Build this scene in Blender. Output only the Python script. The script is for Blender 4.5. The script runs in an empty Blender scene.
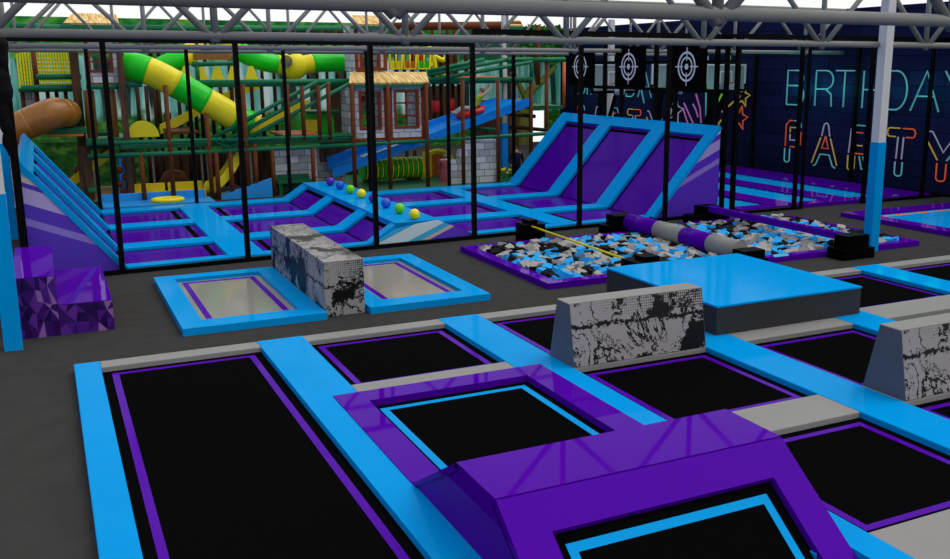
import bpy, bmesh, math, random
from mathutils import Vector, Matrix
random.seed(11)
SC = bpy.context.scene
COL = SC.collection
PI = math.pi

# ------------------------------------------------------------------ camera
F_PX, PPX, PPY = 954.97, 529.99, 270.26
PIT, YAW, CAMZ = math.radians(12.0338), math.radians(26.893), 4.12
FWD = Vector((math.sin(YAW)*math.cos(PIT), math.cos(YAW)*math.cos(PIT), -math.sin(PIT)))
RIGHT = Vector((math.cos(YAW), -math.sin(YAW), 0))
UP = RIGHT.cross(FWD)
cam = bpy.data.cameras.new('camera')
cam.sensor_fit = 'HORIZONTAL'; cam.sensor_width = 36
cam.lens = F_PX/950*36
cam.shift_x = (475-PPX)/950
cam.shift_y = (PPY-279.5)/950
cam.clip_start = 0.05; cam.clip_end = 300
co = bpy.data.objects.new('camera', cam); COL.objects.link(co)
co.matrix_world = Matrix(((RIGHT.x, UP.x, -FWD.x, 0), (RIGHT.y, UP.y, -FWD.y, 0), (RIGHT.z, UP.z, -FWD.z, CAMZ), (0, 0, 0, 1)))
SC.camera = co

def at(px, py, Y=None, X=None, Z=None):
    """world point seen at a photo position, on the upright plane Y (or X) or the level Z"""
    d = FWD + RIGHT*((px-PPX)/F_PX) - UP*((py-PPY)/F_PX)
    o = Vector((0, 0, CAMZ))
    if Y is not None: t = Y/d.y
    elif X is not None: t = X/d.x
    else: t = (Z-CAMZ)/d.z
    return o + d*t

# ------------------------------------------------------------------ materials
def lin(c):
    out = []
    for v in c:
        v = v/255
        out.append(v/12.92 if v <= .04045 else ((v+.055)/1.055)**2.4)
    return tuple(out) + (1,)

def nodemat(name):
    m = bpy.data.materials.new(name); m.use_nodes = True
    nt = m.node_tree
    b = nt.nodes['Principled BSDF']
    return m, nt, b

def mat(name, c, rough=.5, spec=.25, var=.06, scale=6., bump=0., coat=0.):
    m, nt, b = nodemat(name)
    b.inputs['Roughness'].default_value = rough
    b.inputs['Specular IOR Level'].default_value = spec
    tc = nt.nodes.new('ShaderNodeTexCoord')
    n = nt.nodes.new('ShaderNodeTexNoise'); n.inputs['Scale'].default_value = scale; n.inputs['Detail'].default_value = 4
    nt.links.new(tc.outputs['Object'], n.inputs['Vector'])
    r = nt.nodes.new('ShaderNodeValToRGB')
    L = lin(c)
    r.color_ramp.elements[0].position = .3; r.color_ramp.elements[1].position = .7
    r.color_ramp.elements[0].color = tuple(v*(1-var) for v in L[:3])+(1,)
    r.color_ramp.elements[1].color = tuple(min(1, v*(1+var)) for v in L[:3])+(1,)
    nt.links.new(n.outputs['Fac'], r.inputs['Fac'])
    nt.links.new(r.outputs['Color'], b.inputs['Base Color'])
    if bump:
        bp = nt.nodes.new('ShaderNodeBump'); bp.inputs['Strength'].default_value = bump
        n2 = nt.nodes.new('ShaderNodeTexNoise'); n2.inputs['Scale'].default_value = scale*20
        nt.links.new(tc.outputs['Object'], n2.inputs['Vector'])
        nt.links.new(n2.outputs['Fac'], bp.inputs['Height'])
        nt.links.new(bp.outputs['Normal'], b.inputs['Normal'])
    return m

def emat(name, c, s):
    m, nt, b = nodemat(name)
    b.inputs['Base Color'].default_value = tuple(v*.25 for v in lin(c)[:3])+(1,)
    b.inputs['Emission Color'].default_value = lin(c)
    b.inputs['Emission Strength'].default_value = s
    b.inputs['Roughness'].default_value = .6
    return m

M = {}
M['floor'] = mat('floor_carpet', (60, 59, 57), .95, .01, .08, 3, .15)
M['blue'] = mat('blue_vinyl', (2, 148, 218), .10, .005, .02, 2)
M['purple'] = mat('purple_vinyl', (78, 3, 155), .035, .014, .02, 2)
M['grey'] = mat('grey_vinyl', (142, 140, 135), .3, .02, .03, 2)
M['black_bed'] = mat('black_mesh_fabric', (8, 8, 8), .9, .005, .1, 30)
M['purple_bed'] = mat('purple_mesh_fabric', (72, 2, 148), .12, .012, .03, 8)
M['grey_bed'] = mat('grey_mesh_fabric', (142, 139, 132), .10, .09, .03, 8)
M['blue_bed'] = mat('blue_mesh_fabric', (2, 148, 218), .2, .01, .03, 8)
M['black'] = mat('black_foam', (5, 5, 5), .4, .02, .15, 3)
M['black_metal'] = mat('black_powder_coat', (7, 7, 7), .5, .06, .1, 5)
M['black_board'] = mat('black_board', (5, 5, 5), .8, .02, .1, 5)
M['net'] = mat('black_netting', (12, 12, 13), .8, .1, .4, 9, .6)
M['steel'] = mat('grey_steel', (126, 126, 123), .5, .12, .04, 4)
M['white'] = mat('white_paint', (208, 208, 208), .5, .3, .03, 4)
M['shaded_white'] = mat('shaded_white_vinyl', (92, 96, 106), .4, .08, .05, 3)  # shade on the white wedge sides, put into the colour
M['charcoal'] = mat('charcoal_vinyl', (58, 58, 59), .5, .05, .05, 3)
M['target_ink'] = mat('pale_target_print', (232, 230, 232), .6, .1, .02, 3)
M['orange_line'] = mat('orange_line', (215, 130, 50), .5, .2, .02, 3)
M['line_purple'] = mat('purple_line', (80, 6, 158), .12, .012, .02, 3)
M['line_blue'] = mat('light_blue_line', (8, 150, 218), .3, .01, .02, 3)
M['yellow_rod'] = mat('yellow_rope', (225, 205, 20), .5, .2, .05, 8)
M['foam_blue'] = mat('foam_blue', (40, 165, 232), .8, .1, .05, 9)
M['foam_grey'] = mat('foam_grey', (165, 160, 154), .9, .1, .05, 9)
M['foam_black'] = mat('foam_black', (24, 24, 24), .9, .1, .2, 9)
M['ball_purple'] = mat('ball_purple', (85, 30, 170), .35, .4, .03, 3)
M['ball_blue'] = mat('ball_blue', (35, 90, 205), .35, .4, .03, 3)
M['ball_green'] = mat('ball_green', (105, 215, 20), .35, .4, .03, 3)
M['ball_yellow'] = mat('ball_yellow', (245, 228, 20), .35, .4, .03, 3)
M['p_green'] = mat('dark_green_paint', (22, 112, 74), .4, .2, .05, 4)
M['p_deck'] = mat('green_deck_vinyl', (24, 104, 66), .45, .2, .12, 4)
M['p_brown'] = mat('brown_foam_post', (104, 52, 20), .6, .2, .15, 7)
M['p_dbrown'] = mat('dark_brown_wood', (62, 34, 14), .6, .2, .3, 6)
M['p_log'] = mat('brown_log_plastic', (150, 96, 34), .25, .4, .12, 3)
M['p_logdark'] = mat('brown_bag_vinyl', (120, 76, 30), .35, .3, .12, 3)
M['t_green'] = mat('bright_green_plastic', (26, 215, 32), .25, .3, .08, 2)
M['t_yellow'] = mat('yellow_plastic', (248, 228, 34), .25, .25, .05, 2)
M['s_blue'] = mat('blue_slide_vinyl', (22, 140, 238), .2, .2, .05, 2)
M['s_white'] = mat('white_wave_print', (225, 232, 240), .3, .3, .02, 2)
M['lblue'] = mat('sky_blue_mat', (38, 150, 225), .3, .3, .06, 3)
M['trim'] = mat('red_brown_trim', (132, 56, 26), .55, .2, .2, 9)
M['red'] = mat('red_vinyl', (200, 22, 26), .35, .4, .05, 3)
M['orange'] = mat('orange_vinyl', (214, 104, 24), .4, .3, .15, 3)
M['violet'] = mat('violet_beam_vinyl', (88, 84, 200), .4, .3, .05, 3)
M['teal'] = mat('pale_teal_panel', (150, 200, 190), .6, .2, .15, 2)
M['skin'] = mat('skin', (214, 160, 130), .6, .3, .05, 5)
M['dress'] = mat('dusty_pink_cloth', (142, 70, 74), .85, .1, .1, 9)
M['navy'] = mat('navy_cloth', (30, 36, 56), .85, .1, .1, 9)
M['lime'] = mat('lime_cloth', (160, 190, 60), .85, .1, .1, 9)
M['greycloth'] = mat('grey_cloth', (150, 155, 165), .85, .1, .1, 9)
M['hair'] = mat('brown_hair', (60, 46, 36), .7, .2, .2, 20)
M['hairgrey'] = mat('greyish_hair', (120, 100, 86), .7, .2, .2, 20)
M['leaf'] = mat('leaf_green', (60, 130, 40), .7, .2, .3, 9)
M['bark'] = mat('olive_bark', (112, 110, 52), .8, .1, .3, 6, .4)
M['beige'] = mat('beige_step', (170, 148, 110), .7, .2, .1, 6)
M['net_white'] = mat('white_hoop_net', (215, 215, 215), .7, .2, .02, 9)
M['hoop_red'] = mat('red_rim_paint', (200, 30, 30), .4, .3, .02, 9)

def glass(name, c, alpha):
    m, nt, b = nodemat(name)
    b.inputs['Base Color'].default_value = lin(c)
    b.inputs['Roughness'].default_value = .2
    b.inputs['Alpha'].default_value = alpha
    return m
M['acrylic'] = glass('clear_acrylic', (160, 172, 174), .6)
M['bubble'] = glass('tinted_window_bubble', (90, 100, 90), .6)

def stone(name, c1, c2, cm, bw, bh, sat=.8, spec=.1):
    m, nt, b = nodemat(name)
    b.inputs['Roughness'].default_value = .8; b.inputs['Specular IOR Level'].default_value = spec
    geo = nt.nodes.new('ShaderNodeNewGeometry')
    sep = nt.nodes.new('ShaderNodeSeparateXYZ'); nt.links.new(geo.outputs['Position'], sep.inputs[0])
    add = nt.nodes.new('ShaderNodeMath'); add.operation = 'ADD'
    nt.links.new(sep.outputs['X'], add.inputs[0]); nt.links.new(sep.outputs['Y'], add.inputs[1])
    cmb = nt.nodes.new('ShaderNodeCombineXYZ')
    nt.links.new(add.outputs[0], cmb.inputs['X']); nt.links.new(sep.outputs['Z'], cmb.inputs['Y'])
    br = nt.nodes.new('ShaderNodeTexBrick')
    br.inputs['Color1'].default_value = lin(c1); br.inputs['Color2'].default_value = lin(c2); br.inputs['Mortar'].default_value = lin(cm)
    br.inputs['Scale'].default_value = 1; br.inputs['Brick Width'].default_value = bw; br.inputs['Row Height'].default_value = bh
    br.inputs['Mortar Size'].default_value = .012; br.inputs['Bias'].default_value = 0
    br.offset = .5; br.squash = 1.4; br.squash_frequency = 3
    nt.links.new(cmb.outputs[0], br.inputs['Vector'])
    n = nt.nodes.new('ShaderNodeTexNoise'); n.inputs['Scale'].default_value = 5; n.inputs['Detail'].default_value = 5
    nt.links.new(geo.outputs['Position'], n.inputs['Vector'])
    mx = nt.nodes.new('ShaderNodeMix'); mx.data_type = 'RGBA'; mx.blend_type = 'OVERLAY'; mx.inputs['Factor'].default_value = .35
    nt.links.new(br.outputs['Color'], mx.inputs['A']); nt.links.new(n.outputs['Color'], mx.inputs['B'])
    hs = nt.nodes.new('ShaderNodeHueSaturation'); hs.inputs['Saturation'].default_value = sat
    nt.links.new(mx.outputs['Result'], hs.inputs['Color'])
    nt.links.new(hs.outputs['Color'], b.inputs['Base Color'])
    bp = nt.nodes.new('ShaderNodeBump'); bp.inputs['Strength'].default_value = .4; bp.inputs['Distance'].default_value = .02
    nt.links.new(br.outputs['Fac'], bp.inputs['Height']); bp.invert = True
    nt.links.new(bp.outputs['Normal'], b.inputs['Normal'])
    return m
M['stone'] = stone('grey_stone_blocks', (228, 228, 230), (176, 176, 180), (112, 112, 114), .42, .24)
M['brick'] = stone('navy_brick', (22, 26, 70), (16, 19, 56), (8, 10, 28), 1.5, .5, .9, .02)

def bamboo():
    m, nt, b = nodemat('bamboo_thatch')
    geo = nt.nodes.new('ShaderNodeNewGeometry')
    mp = nt.nodes.new('ShaderNodeMapping'); mp.inputs['Scale'].default_value = (2.2, .15, .15); mp.inputs['Rotation'].default_value = (0, .12, 0)
    nt.links.new(geo.outputs['Position'], mp.inputs['Vector'])
    n = nt.nodes.new('ShaderNodeTexNoise'); n.inputs['Scale'].default_value = 11; n.inputs['Detail'].default_value = 3
    nt.links.new(mp.outputs[0], n.inputs['Vector'])
    r = nt.nodes.new('ShaderNodeValToRGB')
    r.color_ramp.elements[0].position = .36; r.color_ramp.elements[0].color = lin((196, 132, 48))
    r.color_ramp.elements[1].position = .62; r.color_ramp.elements[1].color = lin((246, 222, 150))
    nt.links.new(n.outputs['Fac'], r.inputs['Fac']); nt.links.new(r.outputs[0], b.inputs['Base Color'])
    b.inputs['Roughness'].default_value = .8
    return m
M['bamboo'] = bamboo()

def planks():
    m, nt, b = nodemat('dark_plank_wall')
    geo = nt.nodes.new('ShaderNodeNewGeometry')
    mp = nt.nodes.new('ShaderNodeMapping'); mp.inputs['Scale'].default_value = (1, 1, .12)
    nt.links.new(geo.outputs['Position'], mp.inputs['Vector'])
    n = nt.nodes.new('ShaderNodeTexNoise'); n.inputs['Scale'].default_value = 7; n.inputs['Detail'].default_value = 5
    nt.links.new(mp.outputs[0], n.inputs['Vector'])
    r = nt.nodes.new('ShaderNodeValToRGB')
    r.color_ramp.elements[0].position = .35; r.color_ramp.elements[0].color = lin((38, 22, 8))
    r.color_ramp.elements[1].position = .68; r.color_ramp.elements[1].color = lin((104, 66, 26))
    nt.links.new(n.outputs['Fac'], r.inputs['Fac']); nt.links.new(r.outputs[0], b.inputs['Base Color'])
    b.inputs['Roughness'].default_value = .7
    return m
M['planks'] = planks()

def forest():
    """printed woodland mural: pale teal haze, dark trunks, leafy band on top, shrubs below"""
    m, nt, b = nodemat('forest_mural_print')
    L = nt.links.new
    geo = nt.nodes.new('ShaderNodeNewGeometry')
    sep = nt.nodes.new('ShaderNodeSeparateXYZ'); L(geo.outputs['Position'], sep.inputs[0])
    def noise(sx, sz, scale, det=4):
        mp = nt.nodes.new('ShaderNodeMapping'); mp.inputs['Scale'].default_value = (sx, sx, sz)
        L(geo.outputs['Position'], mp.inputs['Vector'])
        n = nt.nodes.new('ShaderNodeTexNoise'); n.inputs['Scale'].default_value = scale; n.inputs['Detail'].default_value = det
        L(mp.outputs[0], n.inputs['Vector']); return n
    def ramp(src, els):
        r = nt.nodes.new('ShaderNodeValToRGB')
        e = r.color_ramp.elements
        while len(e) < len(els): e.new(.5)
        for i, (p, c) in enumerate(els): e[i].position = p; e[i].color = lin(c) if len(c) == 3 else c
        L(src, r.inputs['Fac']); return r
    def mix(f, a, c):
        x = nt.nodes.new('ShaderNodeMix'); x.data_type = 'RGBA'
        L(f, x.inputs['Factor']); L(a, x.inputs['A']); L(c, x.inputs['B']); return x.outputs['Result']
    base = ramp(noise(1, .10, 2.2).outputs['Fac'], [(.32, (52, 134, 122)), (.48, (130, 206, 192)), (.62, (224, 246, 240))])
    trunk = ramp(noise(1, .05, 1.15, 2).outputs['Fac'], [(.56, (0, 0, 0, 1)), (.58, (1, 1, 1, 1))])
    tcol = ramp(noise(1, .3, 5).outputs['Fac'], [(.3, (22, 40, 40)), (.7, (52, 76, 70))])
    c1 = mix(trunk.outputs[0], base.outputs[0], tcol.outputs[0])
    leaf = ramp(noise(1, 1.2, 1.6, 8).outputs['Fac'], [(.3, (20, 84, 44)), (.5, (44, 146, 56)), (.7, (130, 196, 70))])
    shrub = ramp(noise(1, 1.6, 2.6, 8).outputs['Fac'], [(.3, (20, 60, 24)), (.55, (52, 118, 40)), (.75, (134, 176, 70))])
    wob = noise(1, 1, 1.3, 5)
    def mask(lo, hi, flip=False):
        a = nt.nodes.new('ShaderNodeMath'); a.operation = 'MULTIPLY_ADD'
        L(wob.outputs['Fac'], a.inputs[0]); a.inputs[1].default_value = 1.6; L(sep.outputs['Z'], a.inputs[2])
        mr = nt.nodes.new('ShaderNodeMapRange')
        mr.inputs['From Min'].default_value = lo+.8; mr.inputs['From Max'].default_value = hi+.8
        if flip: mr.inputs['To Min'].default_value = 1; mr.inputs['To Max'].default_value = 0
        L(a.outputs[0], mr.inputs['Value']); return mr.outputs['Result']
    c2 = mix(mask(4.35, 4.6), c1, leaf.outputs[0])
    c3 = mix(mask(1.7, 2.1, True), c2, shrub.outputs[0])
    L(c3, b.inputs['Base Color'])
    b.inputs['Roughness'].default_value = .7; b.inputs['Specular IOR Level'].default_value = .15
    return m
M['forest'] = forest()

def graffiti(name, seed=0., bias=.14, thr=1.19, sc=1.):
    """pale paint with black ink: brush band, scribbled outlines, splatter, halftone dots"""
    m, nt, b = nodemat(name)
    L = nt.links.new
    tc = nt.nodes.new('ShaderNodeTexCoord')
    mp = nt.nodes.new('ShaderNodeMapping'); mp.inputs['Location'].default_value = (seed, seed*.7, seed*.3)
    L(tc.outputs['Object'], mp.inputs['Vector'])
    V = mp.outputs[0]
    def noise(scale, det=6, rough=.6, dist=0.):
        n = nt.nodes.new('ShaderNodeTexNoise'); n.inputs['Scale'].default_value = scale*sc
        n.inputs['Detail'].default_value = det; n.inputs['Roughness'].default_value = rough; n.inputs['Distortion'].default_value = dist
        L(V, n.inputs['Vector']); return n.outputs['Fac']
    def math1(op, a, v=None, w=None):
        n = nt.nodes.new('ShaderNodeMath'); n.operation = op
        for i, s in enumerate((a, v, w)):
            if s is None: continue
            if isinstance(s, (int, float)): n.inputs[i].default_value = s
            else: L(s, n.inputs[i])
        return n.outputs[0]
    # outlines: narrow band of two distorted noises
    n1 = noise(1.0, 7, .62, .5)
    line1 = math1('LESS_THAN', math1('ABSOLUTE', math1('SUBTRACT', n1, .5)), .010)
    n2 = noise(1.5, 8, .66, .3)
    line2 = math1('LESS_THAN', math1('ABSOLUTE', math1('SUBTRACT', n2, .42)), .008)
    # ragged blotches
    big = noise(1.0, 2, .5)
    fine = noise(9, 8, .75)
    gen = nt.nodes.new('ShaderNodeSeparateXYZ'); L(tc.outputs['Generated'], gen.inputs[0])
    blot = math1('GREATER_THAN', math1('ADD', math1('ADD', math1('MULTIPLY', big, 1.5), math1('MULTIPLY', fine, .6)), math1('MULTIPLY', gen.outputs['X'], bias)), thr)
    # halftone dots towards the upper right
    so3 = nt.nodes.new('ShaderNodeSeparateXYZ'); L(tc.outputs['Object'], so3.inputs[0])
    dots = math1('MULTIPLY', math1('SINE', math1('MULTIPLY', math1('ADD', so3.outputs['X'], so3.outputs['Z']), 85)), math1('SINE', math1('MULTIPLY', math1('SUBTRACT', so3.outputs['X'], so3.outputs['Z']), 85)))
    lim = math1('SUBTRACT', 1.75, math1('ADD', gen.outputs['X'], math1('MULTIPLY', gen.outputs['Z'], .75)))
    half = math1('MULTIPLY', math1('GREATER_THAN', dots, lim), math1('GREATER_THAN', gen.outputs['Z'], .72))
    # brush band at mid height
    sep = nt.nodes.new('ShaderNodeSeparateXYZ'); L(tc.outputs['Object'], sep.inputs[0])
    hz = math1('ABSOLUTE', math1('SUBTRACT', sep.outputs['Z'], math1('MULTIPLY_ADD', noise(2.3, 3), .25, .40)))
    band = math1('LESS_THAN', math1('ADD', hz, math1('MULTIPLY', noise(14, 6, .7), .22)), .135)
    # splatter
    vo = nt.nodes.new('ShaderNodeTexVoronoi'); vo.inputs['Scale'].default_value = 26; L(V, vo.inputs['Vector'])
    spl = math1('LESS_THAN', vo.outputs['Distance'], math1('MULTIPLY', math1('SUBTRACT', noise(2.6, 2), .44), 1.3))
    ink = line1
    for k in (line2, blot, band, spl, half): ink = math1('MAXIMUM', ink, k)
    mx = nt.nodes.new('ShaderNodeMix'); mx.data_type = 'RGBA'
    mx.inputs['A'].default_value = lin((152, 147, 145)); mx.inputs['B'].default_value = lin((8, 8, 8))
    L(ink, mx.inputs['Factor']); L(mx.outputs['Result'], b.inputs['Base Color'])
    b.inputs['Roughness'].default_value = .4; b.inputs['Specular IOR Level'].default_value = .2
    return m
M['graffiti'] = graffiti('graffiti_print')
M['graffiti2'] = graffiti('graffiti_print_slab', seed=5.1, bias=.02, thr=1.13, sc=1.35)

def stripes(name, vec, stops):
    """flat diagonal printed stripes, constant bands along a direction"""
    m, nt, b = nodemat(name)
    L = nt.links.new
    geo = nt.nodes.new('ShaderNodeNewGeometry')
    dp = nt.nodes.new('ShaderNodeVectorMath'); dp.operation = 'DOT_PRODUCT'
    L(geo.outputs['Position'], dp.inputs[0]); dp.inputs[1].default_value = vec[:3]
    ad = nt.nodes.new('ShaderNodeMath'); ad.operation = 'ADD'; ad.inputs[1].default_value = vec[3]
    L(dp.outputs['Value'], ad.inputs[0])
    r = nt.nodes.new('ShaderNodeValToRGB'); r.color_ramp.interpolation = 'CONSTANT'
    e = r.color_ramp.elements
    while len(e) < len(stops): e.new(.5)
    for i, (p, c) in enumerate(stops): e[i].position = p; e[i].color = lin(c)
    L(ad.outputs[0], r.inputs['Fac']); L(r.outputs[0], b.inputs['Base Color'])
    b.inputs['Roughness'].default_value = .25; b.inputs['Specular IOR Level'].default_value = .15
    return m

GEM = [mat('gem_purple_%s' % n, c, .3, .2, .03, 3) for n, c in
       (('deep', (42, 8, 78)), ('dark', (56, 16, 100)), ('mid', (74, 26, 128)), ('violet', (92, 40, 140)), ('pale', (140, 96, 160)), ('ink', (30, 4, 70)))]

# ------------------------------------------------------------------ mesh building
WO = {}
SKEW = 0.          # the netted court stands a few degrees askew to the rest of the hall
class MB:
    def __init__(s): s.bm = bmesh.new(); s.mi = 0
    def _f(s, vs, smooth=False):
        try:
            f = s.bm.faces.new(vs)
        except ValueError:
            return None
        f.material_index = s.mi; f.smooth = smooth
        return f
    def hexa(s, p):                      # 8 points: bottom 4 ccw, top 4 ccw
        v = [s.bm.verts.new(q) for q in p]
        for a in ((3, 2, 1, 0), (4, 5, 6, 7), (0, 1, 5, 4), (1, 2, 6, 5), (2, 3, 7, 6), (3, 0, 4, 7)):
            s._f([v[i] for i in a])
        return s
    def box(s, x0, x1, y0, y1, z0, z1, bev=0):
        if bev:
            t = bmesh.new(); o = s.bm; s.bm = t
            s.hexa(((x0, y0, z0), (x1, y0, z0), (x1, y1, z0), (x0, y1, z0), (x0, y0, z1), (x1, y0, z1), (x1, y1, z1), (x0, y1, z1)))
            bmesh.ops.bevel(t, geom=t.edges[:], offset=bev, segments=2, affect='EDGES', profile=.5)
            s.bm = o; s.merge(t); return s
        return s.hexa(((x0, y0, z0), (x1, y0, z0), (x1, y1, z0), (x0, y1, z0), (x0, y0, z1), (x1, y0, z1), (x1, y1, z1), (x0, y1, z1)))
    def merge(s, t):
        mp = {v: s.bm.verts.new(v.co) for v in t.verts}
        for f in t.faces:
            g = s._f([mp[v] for v in f.verts], f.smooth)
            if g: g.material_index = max(f.material_index, s.mi)
        t.free()
    def prism(s, pts, dvec):             # polygon of 3-D points swept by a vector
        a = [s.bm.verts.new(p) for p in pts]
        d = Vector(dvec)
        c = [s.bm.verts.new(Vector(p)+d) for p in pts]
        n = len(pts)
        s._f(a[::-1]); s._f(c)
        for i in range(n): s._f([a[i], a[(i+1) % n], c[(i+1) % n], c[i]])
        return s
    def tube(s, pts, r, seg=12, cap=True, closed=False):
        pts = [Vector(p) for p in pts]; n = len(pts)
        rs = r if isinstance(r, (list, tuple)) else [r]*n
        rings = []; prev = None
        for i, p in enumerate(pts):
            if closed: t = pts[(i+1) % n]-pts[i-1]
            elif i == 0: t = pts[1]-p
            elif i == n-1: t = p-pts[-2]
            else: t = (pts[i+1]-p).normalized()+(p-pts[i-1]).normalized()
            t.normalize()
            if prev is None:
                u = t.cross(Vector((0, 0, 1)))
                if u.length < 1e-3: u = t.cross(Vector((1, 0, 0)))
                u.normalize()
            else:
                u = prev - t*prev.dot(t)
                u.normalize()
            prev = u; w = t.cross(u)
            rings.append([s.bm.verts.new(p+(u*math.cos(2*PI*k/seg)+w*math.sin(2*PI*k/seg))*rs[i]) for k in range(seg)])
        m = n if closed else n-1
        for i in range(m):
            a, b = rings[i], rings[(i+1) % n]
            for k in range(seg): s._f([a[k], a[(k+1) % seg], b[(k+1) % seg], b[k]], True)
        if cap and not closed:
            s._f(rings[0][::-1]); s._f(rings[-1])
        return s
    def sphere(s, c, r, seg=16, rings=10, sc=(1, 1, 1)):
        c = Vector(c); R = []
        for i in range(1, rings):
            th = PI*i/rings
            R.append([s.bm.verts.new(c+Vector((r*sc[0]*math.sin(th)*math.cos(2*PI*k/seg), r*sc[1]*math.sin(th)*math.sin(2*PI*k/seg), r*sc[2]*math.cos(th)))) for k in range(seg)])
        t = s.bm.verts.new(c+Vector((0, 0, r*sc[2]))); bt = s.bm.verts.new(c-Vector((0, 0, r*sc[2])))
        for k in range(seg):
            s._f([t, R[0][k], R[0][(k+1) % seg]], True)
            s._f([bt, R[-1][(k+1) % seg], R[-1][k]], True)
            for i in range(len(R)-1): s._f([R[i][k], R[i+1][k], R[i+1][(k+1) % seg], R[i][(k+1) % seg]], True)
        return s
    def frame(s, x0, x1, y0, y1, wl, wr, wf, wb, z0, z1):   # rectangular ring lying flat
        s.box(x0, x0+wl, y0, y1, z0, z1); s.box(x1-wr, x1, y0, y1, z0, z1)
        if wf: s.box(x0+wl, x1-wr, y0, y0+wf, z0, z1)
        if wb: s.box(x0+wl, x1-wr, y1-wb, y1, z0, z1)
        return s
    def slab(s, o, u, v, n, u0, u1, v0, v1, n0, n1):         # box in an arbitrary frame
        o, u, v, n = Vector(o), Vector(u), Vector(v), Vector(n)
        P = lambda a, b, c: o+u*a+v*b+n*c
        return s.hexa((P(u0, v0, n0), P(u1, v0, n0), P(u1, v1, n0), P(u0, v1, n0), P(u0, v0, n1), P(u1, v0, n1), P(u1, v1, n1), P(u0, v1, n1)))
    def build(s, name, mats, parent=None, label=None, cat=None, group=None, kind=None):
        bm = s.bm
        if SKEW:
            for v in bm.verts: v.co.y += SKEW*(v.co.x-1.2)
        bmesh.ops.recalc_face_normals(bm, faces=bm.faces[:])
        vs = [v.co for v in bm.verts]
        lo = Vector([min(v[i] for v in vs) for i in range(3)]); hi = Vector([max(v[i] for v in vs) for i in range(3)])
        c = Vector(((lo.x+hi.x)/2, (lo.y+hi.y)/2, lo.z))
        bmesh.ops.translate(bm, verts=bm.verts[:], vec=-c)
        me = bpy.data.meshes.new(name); bm.to_mesh(me); bm.free()
        if not isinstance(mats, (list, tuple)): mats = [mats]
        for q in mats: me.materials.append(M[q] if isinstance(q, str) else q)
        o = bpy.data.objects.new(name, me); COL.objects.link(o)
        if parent is not None:
            o.parent = parent; o.location = c-WO[parent.name]
        else: o.location = c
        WO[o.name] = c
        tag(o, label, cat, group, kind)
        return o

def tag(o, label=None, cat=None, group=None, kind=None):
    if label: o['label'] = label
    if cat: o['category'] = cat
    if group: o['group'] = group
    if kind: o['kind'] = kind
    return o
def thing(name, loc, label, cat, group=None):
    o = bpy.data.objects.new(name, None); COL.objects.link(o)
    o.location = loc; o.empty_display_size = .2
    WO[o.name] = Vector(loc)
    return tag(o, label, cat, group)
def copy_tree(o, parent=None):
    c = o.copy(); COL.objects.link(c); c.parent = parent
    for ch in list(o.children): copy_tree(ch, c)
    return c
def bx(*a, **k): return MB().box(*a, **k)

# ------------------------------------------------------------------ setting
WX, WY = 26.1, 47.7
bx(-40, 60, -45, WY+.3, -.3, 0).build('floor', 'floor', kind='structure')
bx(WX, WX+.25, 6, WY+.25, 0, 6.15).build('wall_right', 'brick', kind='structure')
# back wall with a doorway left open to daylight
hx0, hx1 = at(533, 120, Y=WY).x, at(546, 120, Y=WY).x
hz = at(540, 110.6, Y=WY).z
w = MB()
w.box(-9, hx0, WY, WY+.25, 0, 6.25); w.box(hx1, WX, WY, WY+.25, 0, 6.25); w.box(hx0, hx1, WY, WY+.25, hz, 6.25)
w.build('wall_back', 'forest', kind='structure')

# ------------------------------------------------------------------ big trampoline court in front
ZT, ZB = .12, .045
PADS = [(.09, .42, 'blue padding strip on the far left edge of the black trampoline court'),
        (2.56, 3.24, 'blue padding strip between the long black lane and the purple-framed trampoline'),
        (5.45, 6.14, 'blue padding strip running under the left end of the graffiti wedge by the blue-topped box'),
        (8.35, 9.08, 'blue padding strip between the two trapezoid graffiti wedges'),
        (11.25, 11.98, 'blue padding strip just right of the blue-topped box, partly hidden by it'),
        (14.45, 15.19, 'blue padding strip in the far right of the black trampoline court')]
YN, YFAR = 2.2, 14.05
for x0, x1, lb in PADS:
    q = MB()
    if x0 == 5.45: q.box(x0, x1, 5.46, YFAR, 0, ZT, bev=.006).box(5.81, x1, YN, 5.46, 0, ZT)
    elif x0 == 2.56: q.box(x0, x1, 5.46, YFAR, 0, ZT, bev=.006).box(x0, 2.90, YN, 5.46, 0, ZT)
    else: q.box(x0, x1, YN, YFAR, 0, ZT, bev=.012)
    q.build('padding_strip', 'blue', label=lb, cat='padding', group='blue padding strips of the front court')
COLS = [(.42, 2.56), (3.24, 5.45), (6.14, 8.35), (9.08, 11.25), (11.98, 14.45), (15.19, 17.9)]
CN = ['long lane', 'purple-framed column', 'third column', 'fourth column', 'fifth column', 'sixth column']
def greypad(x0, x1, y0, y1, lb):
    bx(x0, x1, y0, y1, 0, ZT-.004, bev=.01).build('padding_strip', 'grey', label=lb, cat='padding', group='grey padding strips of the front court')
BK = ['grey padding strip at the back end of the long black lane', 'grey padding strip at the back of the second court column, before the free grey trampoline',
      'grey padding strip behind the left graffiti wedge', 'grey padding strip behind the blue-topped box', 'grey padding strip in front of the black stepped block by the white and blue column',
      'grey padding strip at the back right end of the court']
for (x0, x1), lb in zip(COLS, BK): greypad(x0, x1, 13.73, YFAR, lb)
greypad(3.24, 5.45, 11.15, 11.49, 'thin grey padding strip touching the back of the purple trampoline frame')
greypad(6.14, 8.35, 10.78, 11.49, 'grey padding strip carrying the left graffiti wedge')
greypad(6.14, 8.35, 7.80, 8.50, 'wide grey padding strip beside the raised purple wedge trampoline')
greypad(6.14, 8.35, 4.85, 5.55, 'grey padding strip in the bottom right corner of the photo')
greypad(9.08, 11.25, 10.78, 11.49, 'grey padding strip along the front foot of the blue-topped box')
greypad(9.08, 11.25, 7.80, 8.50, 'grey padding strip carrying the right graffiti wedge')
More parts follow.
